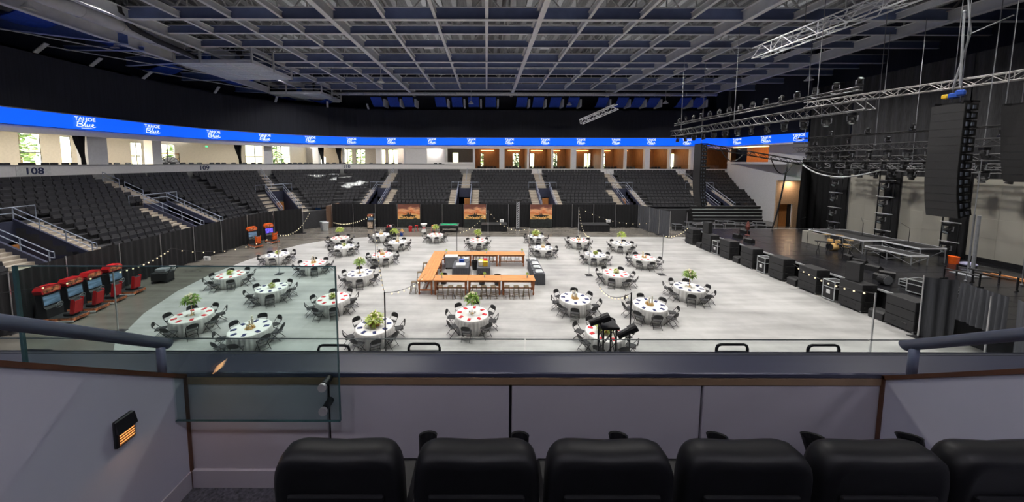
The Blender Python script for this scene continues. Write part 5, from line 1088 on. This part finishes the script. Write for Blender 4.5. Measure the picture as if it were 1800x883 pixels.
# screens
SCN = ('farthest', 'middle', 'nearest')
for k, (y0, y1) in enumerate(((27.95, 30.6), (23.85, 26.75), (15.0, 22.85))):
    o = thing('led_screen', '%s large pale grey screen at the back of the stage' % SCN[k], 'screen', (36, 0, 0), 0, 'stage screens'); n = max(2, int(round((y1-y0)/1.4)))
    for i in range(n):
        a = y0+(y1-y0)*i/n; b = y0+(y1-y0)*(i+1)/n
        for q in range(4): m = MB(); m.box(0, .12, a+.003, b-.003, 1.75+q*1.43, 1.75+(q+1)*1.43-.005); ob('panel', m.mesh('panel', SCREEN), o)
    m = MB(); m.box(.12, .3, y0, y1, 1.5, 7.5); m.box(0, .3, y0, y1, 1.41, 1.75); ob('frame', m.mesh('frame', BLACK), o)
# lamps
LB = MB(); LB.cbox(-.18, .18, -.14, .14, -.18, 0, .02); LB = LB.mesh('base', BLACK)
LY = MB(); LY.tube([(-.2, 0, -.18), (-.2, 0, -.45), (.2, 0, -.45), (.2, 0, -.18)], .03, 5); LY = LY.mesh('yoke', GREY)
LH = MB(); LH.lathe([(.06, -.18), (.13, -.12), (.15, .1), (.17, .2), (.15, .22), (1e-6, .2)], n=12); LH = LH.mesh('head', BLACKP)
LE = MB(); LE.lathe([(.13, .205), (.08, .235), (1e-6, .245)], n=12); LE = LE.mesh('lens', pm('lamp_lens', (.75, .85, .85), .1, .3))
NL = [0]
def lamp(x, y, z, tilt, rz, where, up=1, s_=1.0):
    NL[0] += 1
    o = thing('moving_light', where, 'stage light', (x, y, z), rz, 'stage lights on the trusses'); o.scale = (s_, s_, s_*up)
    ob('base', LB, o); ob('yoke', LY, o); h = ob('head', LH, o, M=Matrix.Translation((0, 0, -.42)) @ Matrix.Rotation(PI-tilt, 4, 'X')); ob('lens', LE, h)
def truss(p0, p1, w_, label, mat, r=.035, step=.55, name='lighting_truss', group='box trusses over the stage'):
    p0 = Vector(p0); p1 = Vector(p1); d = (p1-p0).normalized(); u = Vector((0, 0, 1)); a = d.cross(u).normalized()*w_/2; b = a.cross(d).normalized()*w_/2; L = (p1-p0).length
    o = thing(name, label, 'truss', tuple(p0), 0, group); n = max(2, int(L/step))
    for i in (-1, 1):
        for j in (-1, 1): m = MB(); m.tube([a*i+b*j, p1-p0+a*i+b*j], r, 6); ob('chord', m.mesh('chord', mat), o)
    m = MB()
    for q in range(n):
        A = d*L*q/n; B = d*L*(q+1)/n; s1, s2 = (1, -1) if q % 2 else (-1, 1)
        for i in (-1, 1): m.tube([A+a*i+b*s1, B+a*i+b*s2], r*.6, 4); m.tube([A+a*s1+b*i, B+a*s2+b*i], r*.6, 4)
        if q % 4 == 0: m.tube([A+a+b, A-a+b, A-a-b, A+a-b, A+a+b], r*.6, 4)
    ob('lacing', m.mesh('lacing', mat), o); return o
truss((20.5, 16.8, 11.75), (20.5, 34.4, 11.75), .55, 'dark lighting truss over the stage front crowded with lamps', TRUSSD)
truss((20.6, 17.4, 12.7), (20.6, 34.2, 12.7), .2, 'thin upper bar above the stage front truss', TRUSSD, .03)
for k in range(13): lamp(20.5, 17.6+k*1.33, 11.42, RN.uniform(-.5, .5), RN.random()*3, 'moving light under the stage front truss, %s from the near end' % ORD[k])
for k in range(15): lamp(20.6, 17.5+k*1.15, 12.82, RN.uniform(-.8, .8), RN.random()*3, 'silver lamp on the upper bar of the front truss, %s from the near end' % ORD[k], -1, .75)
truss((28, 14.5, 9.75), (28, 28.3, 9.75), .42, 'dark middle lighting truss above the stage', TRUSSD); truss((28, 16, 10.6), (28, 28.2, 10.75), .1, 'thin cable bar over the middle lighting truss', BLACK, .03)
for k in range(12): lamp(28, 15.4+k*1.06, 9.5, RN.uniform(-.6, .6), RN.random()*3, 'moving light under the middle truss, %s from the near end' % ORD[k]); 
for k in range(9): lamp(28, 17+k*1.2, 10.0+.7*(k % 2), RN.uniform(-.8, .8), RN.random()*3, 'small lamp above the middle truss, %s from the near end' % ORD[k], -1, .7)
for t_, (x, z, nm) in enumerate(((31.2, 8.95, 'third'), (33.4, 8.35, 'fourth'), (35.2, 8.1, 'rearmost'))):
    truss((x, 14.0, z), (x, 30.5, z), .4, '%s lighting truss counted from the audience' % nm, TRUSSD)
    for k in range(13): lamp(x, 14.8+k*1.2, z-.25, RN.uniform(-.7, .7), RN.random()*3, 'moving light on the %s truss, %s from the near end' % (nm, ORD[k]))
truss((23.3, 33, 10.35), (33.5, 33, 8.6), .4, 'sloping dark cable truss in front of the far corner wall', BLACK)
truss((22.0, 11.0, 17.35), (21.7, 25.6, 17.35), .8, 'bright silver box truss hanging high near the roof', ALU, .05, .8); truss((12.7, 42, 14.0), (15.7, 38, 15.3), .6, 'short tilted silver truss before the far wall', ALU, .045, .6)
truss((34, 12, 13.9), (34, 33.5, 14.7), .55, 'long blue-grey truss high across the stage drape', TRUSSG, .04, .7)
# lighting towers between the screens
for k, (y0, y1) in enumerate(((30.75, 31.75), (26.85, 27.85), (22.92, 23.78))):
    nm = ('farthest', 'middle', 'nearest')[k]; o = thing('light_tower', 'black lamp tower beside the %s screen' % nm, 'light tower', (35.7, 0, 0), 0, 'lamp towers between the screens')
    for a in (y0, y1):
        for x in (-.3, .3): m = MB(); m.tube([(x, a, 1.41), (x, a, 8.0)], .045, 6); ob('upright', m.mesh('upright', BLACK), o)
    m = MB(); m.box(.2, .28, y0, y1, 1.45, 7.9); ob('backing', m.mesh('backing', DRAPE), o)
    for q in range(4): m = MB(); z = 2.6+q*1.5; m.tube([(-.32, y0-.1, z), (-.32, y1+.1, z)], .04, 6); ob('cross_bar', m.mesh('cross_bar', CHROME), o)
    for q in range(4): lamp(35.25, (y0+y1)/2, 2.55+q*1.5, .9, -PI/2, 'moving light on the %s tower, %s from the bottom' % (nm, ORD[q]), 1, 1.3)
m = MB(); m.tube([(31.0, 19.3, 1.41), (31.0, 19.3, 5.3)], .08, 8); m.tube([(31.5, 19.8, 1.41), (31.5, 19.8, 5.3)], .05, 6); m.cbox(30.7, 31.8, 19.0, 20.1, 1.405, 1.44, .01); tag(ob('crank_mast', m.mesh('mast', GREY)), 'grey mast standing on the stage below the near loudspeaker hang', 'mast')
# line arrays
def line_array(x, y, ztop, n, label, tilt0=0.0, dt=.035, wd=1.1):
    o = thing('line_array', label, 'speakers', (x, y, ztop), 0, 'hanging line arrays'); px, pz, a = 0.0, 0.0, tilt0
    for i in range(n):
        a = -(tilt0+max(0, i-n*.5)*dt); M = Matrix.Translation((px, 0, pz)) @ Matrix.Rotation(a, 4, 'Y')
        m = MB(); m.k = 0; m.prism([(0, -.39), (.62, -.35), (.62, -.04), (0, 0)], -wd/2, wd/2, ax=1, M=M); m.k = 1; m.box(-.02, 0, -wd/2+.01, wd/2-.01, -.385, -.005, M)
        q = ob('speaker_module', m.mesh('module', SPKD, SPK), o); m = MB(); m.box(.1, .18, -wd/2-.03, -wd/2, -.3, -.1, M); m.box(.34, .46, -wd/2-.03, -wd/2, -.28, -.12, M); ob('side_bracket', m.mesh('bracket', pm('bracket_steel', (.10, .115, .15), .5)), q)
        px -= .39*math.sin(a); pz -= .39*math.cos(a)
    m = MB(); m.box(-.05, .75, -.5, -.42, .02, .12); m.box(-.05, .75, .42, .5, .02, .12); m.box(.3, .4, -.5, .5, .02, .12); ob('fly_frame', m.mesh('fly_frame', BLACK), o)
    m = MB()
    for (a_, b_) in ((.1, -.3), (.6, .3)): m.tube([(a_, b_, .1), (a_, b_, 19.6-ztop)], .014, 5)
    ob('hoist_chain', m.mesh('chain', CHROME), o)
line_array(22.2, 15.15, 11.4, 14, 'tall black line array hanging at the near end of the stage'); line_array(22.5, 33.2, 10.5, 17, 'tall black line array hanging at the far end of the stage', 0, .03); line_array(26.4, 15.6, 11.5, 10, 'black side line array cut by the right picture edge', .1, .05)
for k, (x, y) in enumerate(((22.3, 14.85), (22.8, 15.45))):
    o = thing('chain_hoist', 'blue and yellow chain hoist above the near line array, %s one' % ('left', 'right')[k], 'hoist', (x, y, 11.75), .5+k, 'chain hoists'); m = MB(); m.cbox(-.32, .1, -.14, .14, 0, .26, .05); ob('motor', m.mesh('motor', BLUEP), o); m = MB(); m.cbox(.1, .34, -.13, .13, .02, .24, .05); ob('gear_cover', m.mesh('cover', YELP), o); m = MB(); m.tube([(0, 0, .26), (0, 0, .5)], .03, 5); ob('hook', m.mesh('hook', CHROME), o)
for k, (a, b) in enumerate((((22.1, 14.9, 15.6), (22.3, 14.9, 12.2)), ((22.5, 14.9, 14.6), (22.1, 15.2, 19.6)), ((22.5, 14.9, 14.6), (23.9, 14.6, 15.3)), ((22.5, 14.9, 14.6), (22.7, 15.4, 12.2)), ((20.5, 19.6, 12.1), (20.9, 19.9, 19.6)), ((20.5, 26, 12), (20.5, 26, 19.6)), ((20.5, 33, 12), (20.5, 33, 19.6)), ((28, 17, 9.9), (28, 17, 19.6)), ((28, 22.5, 9.9), (28, 22.5, 19.6)), ((28, 27.5, 9.9), (28, 27.5, 19.6)), ((33.4, 17, 8.5), (33.4, 17, 19.6)), ((33.4, 24.4, 8.5), (33.4, 24.4, 19.6)), ((34, 20, 14.4), (34, 20, 19.6)), ((34, 27, 14.6), (34, 27, 19.6)), ((21.9, 13.5, 17.7), (21.9, 13.5, 19.6)), ((21.8, 22, 17.7), (21.8, 22, 19.6)), ((29.2, 18.4, 1.45), (29.6, 18.5, 19.6)), ((31.6, 17.8, 1.45), (31.2, 18, 19.6)))):
    m = MB(); m.tube([a, b], .02 if k > 3 else .04, 5); m.ball(a, .07, 6); tag(ob('rigging_line', m.mesh('line', GREY)), 'steel rigging line above the stage, %s of the hanging lines' % ORD[k], 'cable', 'rigging lines')
for k, P in enumerate((((24.6, 32.8, 10.2), (25.2, 32.7, 8.6), (26, 32.7, 8.3), (27, 32.8, 9.4)), ((30, 32.8, 9.1), (30.4, 32.6, 7.4), (31.4, 32.6, 6.6), (32.4, 32.8, 8.7)), ((33.4, 32.8, 8.5), (33.6, 31, 7.4), (33.6, 28.5, 7.2), (33.4, 26.5, 8.2)), ((33.2, 32.6, 8.4), (33.2, 31, 7.0), (33.3, 28.5, 6.9), (33.3, 26, 8.1)), ((32.0, 33.0, 8.6), (31.7, 33, 6), (31.4, 33.1, 3), (31.0, 33.2, 1.45)))):
    Q = [Vector(p) for p in P]; pts = []
    for i in range(13):
        t = i/12; pts.append((1-t)**3*Q[0]+3*t*(1-t)**2*Q[1]+3*t*t*(1-t)*Q[2]+t**3*Q[3])
    m = MB(); m.tube(pts, .07 if k in (3, 4) else .045, 6); tag(ob('cable_loop', m.mesh('cable', SKINW if k != 3 else LGREY, smooth=True)), 'drooping cable bundle by the sloping cable truss, %s one' % ORD[k], 'cable', 'drooping cables at the cable truss')
# stage drapes
for k in range(13): drape((38.2, 36.9-k*2.0), (38.2, 34.9-k*2.0), .02, 17.2, 'tall black stage backdrop drape, %s from the far end' % ORD[k], DRAPES if k > 1 else DRAPE, .7, .16, 'stage backdrop drapes')
drape((34.6, 33.9), (38.2, 36.9), .02, 9.0, 'black wing drape at the far side of the stage', DRAPE, .7, .16, 'stage backdrop drapes')
m = MB(); m.box(38.6, 42.2, 41.0, 41.2, 3.1, 6.25); m.box(38.6, 39.0, 41, 41.2, 0, 3.1); m.box(40.9, 42.2, 41, 41.2, 0, 3.1); struct('wall_doorway', m.mesh('wall_doorway', pm('tan_wall', (.52, .36, .23), .8)), 'tan wall around the doorway beside the stage', 'wall')
m = MB(); m.box(39.35, 40.55, 41.5, 41.6, 0, 3.1); struct('door_2', m.mesh('door', DOORO), 'orange door panel beside the stage drape', 'door')
m = MB(); m.box(39.0, 39.35, 41.3, 41.5, 0, 3.1); m.box(40.55, 40.9, 41.3, 41.5, 0, 3.1); struct('trim_7', m.mesh('door_jamb', BLACK), 'black jambs of the orange doorway', 'trim')
# retracted seating decks and the cases stored before them
o = thing('retracted_seating', 'folded black seating decks with pale edges below section 115', 'seating', (0, 0, 0))
for k in range(6): m = MB(); m.k = 0; m.box(27.2, 36.4, 40.2+k*.12, 41.2, .4+k*.42, .72+k*.42); m.k = 1; m.box(27.2, 36.4, 40.16+k*.12, 40.2+k*.12, .72+k*.42, .78+k*.42); ob('deck', m.mesh('deck', BLACKP, LGREY), o)
for k in range(18):
    x = 24.4+(k % 9)*1.25+RN.uniform(-.2, .2); y = 37.2+(k//9)*1.5+RN.uniform(-.2, .2)
    road_case(x, y, 0, .45+.1*RN.random(), .35, .7+.6*RN.random(), 'dark road case stored behind the stage, %s in the %s row' % (ORD[k % 9], ('front', 'rear')[k//9]), 'road cases stored behind the stage', RN.uniform(-.2, .2), False, GREY)
for k in range(4): road_case(24.1+k*.95, 13.2+.5*(k % 2), 0, .4, .35, .7+.2*(k % 2), 'road case behind the near charcoal drape, %s from the subwoofers' % ORD[k], 'road cases behind the near drape', .2)
# ================================================================== near terraces, then the suite the picture is taken from
m = MB()
for k in range(9): m.box(-24, 24, 2.45, 3.3+k*.82, 0, 5.4-k*.6)
struct('floor_near_terrace', m.mesh('near_terrace', TREAD), 'dark terraces falling away below the suite ledge', 'terrace')
for k, x in enumerate((-7.55, -2.56, -1.04, 4.14, 5.68)):
    o = thing('aisle_rail', 'black tube rail loop just beyond the ledge, %s from the left' % ORD[k], 'rail', (x, 5.0, 0), 0, 'black rail loops beyond the ledge'); zt_ = (5.42, 5.52, 5.55, 5.55, 5.54)[k]; m = MB(); r = .07
    m.tube([(-.26, 0, 3.55), (-.26, 0, zt_-r), (-.24, 0, zt_-.02), (-.26+r, 0, zt_), (.26-r, 0, zt_), (.24, 0, zt_-.02), (.26, 0, zt_-r), (.26, 0, 3.55)], .022, 8); ob('loop', m.mesh('loop', HANDB, smooth=True), o); m = MB(); m.tube([(-.26, 0, zt_-.13), (.26, 0, zt_-.13)], .018, 6); ob('mid_bar', m.mesh('mid_bar', HANDB), o)
Z0 = 6.46
m = MB(); m.box(-14, 14, .55, 1.92, Z0-.2, Z0); m.box(-14, 14, -6, .55, Z0-.2, Z0+.4); struct('floor_suite', m.mesh('suite_floor', CARPET), 'dark patterned carpet of the suite in front', 'floor')
m = MB(); m.box(-14, 14, -6, 2.3, 10.2, 10.35); struct('ceiling_suite', m.mesh('suite_ceiling', WHITEW), 'white ceiling over the suite', 'ceiling')
m = MB(); m.box(-14.2, 14.2, -6.2, -6, 6, 10.4); m.box(-14.2, -14, -6, 2.2, 6, 10.4); m.box(14, 14.2, -6, 2.2, 6, 10.4); struct('wall_suite_back', m.mesh('suite_back', pm('suite_back_wall', (.2, .19, .19), .8)), 'back and end walls of the suite', 'wall')
fw = tag(ob('wall_front', None), 'pale lilac panelled front wall below the ledge', 'wall', None, 'structure')
XS = [-5.68, -4.47, -3.26, -2.05, -1.02, .16, 1.40, 2.62, 3.83, 5.04, 6.25]
for a, b in zip(XS[:-1], XS[1:]): m = MB(); m.cbox(a+.009, b-.009, 1.9, 1.925, Z0+.12, 7.215, .003); ob('panel', m.mesh('panel', PANELW), fw)
m = MB(); m.box(-14, 14, 1.925, 1.95, Z0, 7.215); ob('backing', m.mesh('backing', BLACK), fw)
m = MB(); m.box(-14, 14, 1.885, 1.925, Z0, Z0+.118); struct('baseboard_front', m.mesh('baseboard', PANELW), 'pale skirting board under the panelled front wall', 'baseboard')
m = MB(); m.cbox(-14, 14, 1.895, 2.09, 7.215, 7.25, .006); struct('trim_ledge', m.mesh('ledge', LEDGE), 'long slate blue metal drink ledge across the picture', 'ledge')
m = MB(); m.box(-14, 14, 2.09, 2.125, 6.2, 7.249); struct('trim_ledge_edge', m.mesh('ledge_edge', pm('dark_ledge_edge', (.035, .038, .055), .5)), 'dark outer edge under the drink ledge', 'trim')
gl = thing('ledge_glass', 'low clear glass strip standing beyond the drink ledge', 'glass')
for a, b in ((-14, -5.6), (-5.59, -1.96), (-1.95, .28), (.29, 2.79), (2.8, 6.4), (6.41, 14)):
    m = MB(); m.box(a, b, 2.165, 2.177, 7.0, 7.312); q = ob('pane', m.mesh('pane', CLEAR), gl); m = MB(); m.box(a, b, 2.1645, 2.1775, 7.3105, 7.3125); ob('polished_edge', m.mesh('edge', pm('glass_edge', (.02, .032, .036), .3)), q)
m = MB(); m.box(-2.05, 2.62, 1.893, 1.9, 7.170, 7.215); struct('tan_strip', m.mesh('tan', pm('tan_surface', (.26, .17, .10), .55, var=.1)), 'tan strip under the drink ledge', 'trim')  # even tan strip along the panel tops
# partitions: stepped side walls rising toward the camera
def partition(x, th, label, y_end):
    s_ = .80; o = tag(ob('wall_partition_'+label, None), 'pale laminate partition with dark wood edge, %s side of the seats' % label, 'wall', None, 'structure')
    zt_ = lambda y: 7.215+(1.895-y)*s_ if y > .2 else 7.215+1.695*s_
    poly = [(1.88, Z0), (1.88, zt_(1.88)), (.2, zt_(.2)), (-4, zt_(.2)), (-4, Z0)]
    x0, x1 = (x-th, x) if label == 'left' else (x, x+th)
    m = MB(); m.prism(poly, x0, x1, ax=0); ob('panel', m.mesh('panel', PARTW), o)
    m = MB(); e = .012; m.bar(((x0+x1)/2, 1.89, zt_(1.89)+e/2), ((x0+x1)/2, .2, zt_(.2)+e/2), th+.02, .022); m.box(x0-.01, x1+.01, 1.88, 1.897, Z0, zt_(1.88)+.012); m.box(x0-.01, x1+.01, -4, .2, zt_(.2), zt_(.2)+.02); ob('wood_edge', m.mesh('wood_edge', WOODT), o)
    xf = x+.008 if label == 'left' else x-.008
    m = MB(); m.box(min(x, xf), max(x, xf), .55, 1.88, Z0, Z0+.118); ob('skirting', m.mesh('skirting', PANELW), o)
    return zt_
zl = partition(-1.93, .06, 'left', 0); partition(2.55, .06, 'right', 0)
for x, lab in ((-1.96, 'left'), (2.58, 'right')):
    o = thing('hand_rail', 'slate blue tube handrail on the %s partition' % lab, 'handrail', (0, 0, 0), 0, 'handrails on the partitions'); m = MB(); m.tube([(x, 1.835, 7.475), (x, .2, 7.475+1.635*.76), (x, -3, 7.475+1.635*.76)], .029, 14); ob('tube', m.mesh('tube', RAILP, smooth=True), o)
    for y in (1.79, .5): m = MB(); m.tube([(x, y, zl(y)), (x, y, 7.475+(1.835-y)*.76)], .021, 12); ob('post', m.mesh('post', RAILP, smooth=True), o); 
# step lamp
o = thing('step_light', 'small black louvred step lamp glowing orange on the left partition', 'lamp', (-1.93, 1.545, 7.18)); m = MB(); m.cbox(0, .022, -.044, .044, -.075, .075, .006); ob('housing', m.mesh('housing', BLACK), o); m = MB(); m.box(.022, .024, -.03, .036, -.064, .006); ob('lens', m.mesh('lens', STEPL), o)
for k in range(5): m = MB(); m.box(.023, .029, -.032, .038, -.06+k*.014, -.055+k*.014); ob('louvre', m.mesh('louvre', BRONZE), o)
m = MB(); m.prism([(.022, .008), (.036, .006), (.036, .012), (.022, .07)], -.044, .044, ax=1); ob('hood', m.mesh('hood', BLACK), o)
l = bpy.data.lights.new('step_lamp', 'AREA'); l.size = .07; l.energy = .25; l.color = (1, .5, .2); lo = bpy.data.objects.new('step_lamp_light', l); C.objects.link(lo); lo.parent = o; lo.location = (.045, 0, -.03); lo.rotation_euler = (0, -PI/2+.5, 0)
# tall glass screen on standoffs
o = thing('glass_screen', 'tall greenish glass screen fixed with steel buttons left of the seats', 'glass screen', (0, 0, 0)); m = MB(); m.box(-2.84, -.905, 1.815, 1.827, 6.985, 7.972); ob('pane', m.mesh('pane', GREENG), o)
m = MB(); m.box(-2.84, -.905, 1.8145, 1.8275, 7.969, 7.973); m.box(-.909, -.904, 1.8145, 1.8275, 6.985, 7.972); m.box(-2.841, -2.822, 1.8145, 1.8275, 6.985, 7.972); m.box(-2.84, -.905, 1.8145, 1.8275, 6.984, 6.988); ob('polished_edge', m.mesh('edge', pm('green_glass_edge', (.05, .11, .115), .2)), o)
for z in (7.215-.0, 7.06): m = MB(); m.cyl((-1.005, 1.80, z), (-1.005, 1.815, z), .026, n=20); q = ob('standoff', m.mesh('standoff', SATIN), o); m = MB(); m.cyl((-1.005, 1.827, z), (-1.005, 1.9, z), .022, n=16); ob('shaft', m.mesh('shaft', BLACK), q)
# the seats in front
def big_seat():
    m = MB(); W, D = .252, .05; n = 40
    prof = []
    for i in range(n):          # outline of the back: rounded shoulders, slightly bellied sides
        a = 2*PI*i/n; c, s_ = math.cos(a), math.sin(a); x = W*math.copysign(abs(c)**.34, c); z = .33*math.copysign(abs(s_)**.34, s_)
        x *= 1-.05*(z/.33 < -.2)-.02*max(0, z/.33); z -= .026*math.cos(x/W*PI/2)*(z > 0); prof.append((x, z))
    lay = [(-.055, .80), (-.06, .9), (-.045, .975), (-.01, 1.0), (.03, .985), (.05, .93), (.055, .8)]
    vs = []
    for (y, k) in lay: vs += [(x*k, y, z*(1-(1-k)*.75)) for x, z in prof]
    for i in range(len(lay)-1): m.f += [[i*n+j, i*n+(j+1) % n, (i+1)*n+(j+1) % n, (i+1)*n+j] for j in range(n)]
    m.f += [list(range(n))[::-1], [(len(lay)-1)*n+j for j in range(n)]]; m.m = [0]*len(m.f); m.v = vs
    return m.mesh('backrest', LEATHER, smooth=True)
BK = big_seat()
m = MB(); m.cbox(-.185, .185, -.066, -.05, -.27, .16, .006); PNL = m.mesh('back_panel', LEATHER)
m = MB(); m.tube([(-.18, -.06, .195), (.18, -.06, .195)], .006, 6); SEAM = m.mesh('seam', LEATHER)
m = MB(); m.cbox(-.22, .22, .02, .5, -.06, .06, .035); CUSH = m.mesh('seat_cushion', LEATHER)
m = MB(); m.cbox(-.028, .028, -.03, .30, -.02, .025, .012); ARM = m.mesh('armrest', LEATHER)
m = MB(); m.box(-.03, .03, .05, .2, -.62, 0); m.box(-.05, .05, 0, .3, -.64, -.62); LEGB = m.mesh('leg', BLACK)
m = MB(); m.lathe([(.036, -.06), (.044, .05), (.046, .055), (.04, .05), (.033, -.05), (1e-6, -.05)], n=18); HOLD = m.mesh('cup_holder', LEATHER)
SXS = [-.575, -.035, .485, 1.02, 1.545, 2.06]
for k, x in enumerate(SXS):
    o = thing('theatre_chair', 'padded black leather suite seat seen from behind, %s from the left' % ORD[k], 'seat', (x, 1.165, 7.172), 0, 'black leather suite seats'); b_ = ob('backrest', BK, o, M=Matrix.Rotation(.07, 4, 'X')); ob('back_panel', PNL, b_)
    ob('seat_cushion', CUSH, o, (0, 0, -.3)); ob('leg', LEGB, o, (0, .05, -.09)); ob('armrest', ARM, o, (.265, .08, -.12))
    if k == 0: ob('armrest', ARM, o, (-.265, .08, -.12))
for k, px in enumerate((747, 919, 1103, 1288, 1467, 1648)):
    x = (px-855)/545*1.44; o = thing('cup_holder', 'black cup holder peeking above the seats, %s from the left' % ORD[k], 'cup holder', (x, 1.42, 7.20), 0, 'cup holders between the suite seats'); h_ = ob('holder', HOLD, o); h_.rotation_euler = (-.35, 0, 0); m = MB(); m.tube([(0, 0, -.05), (.02, -.12, -.2)], .018, 6); ob('bracket', m.mesh('bracket', BLACK), o)

for i in range(7): downlight((-5.4+i*1.8, .1, 10.15), 9.0, 'added fill downlight in the suite ceiling overhead, %s from the left' % ORD[i], 'added suite ceiling fill lights', (.8, .78, 1))  # unseen lamps added to brighten the foreground panels
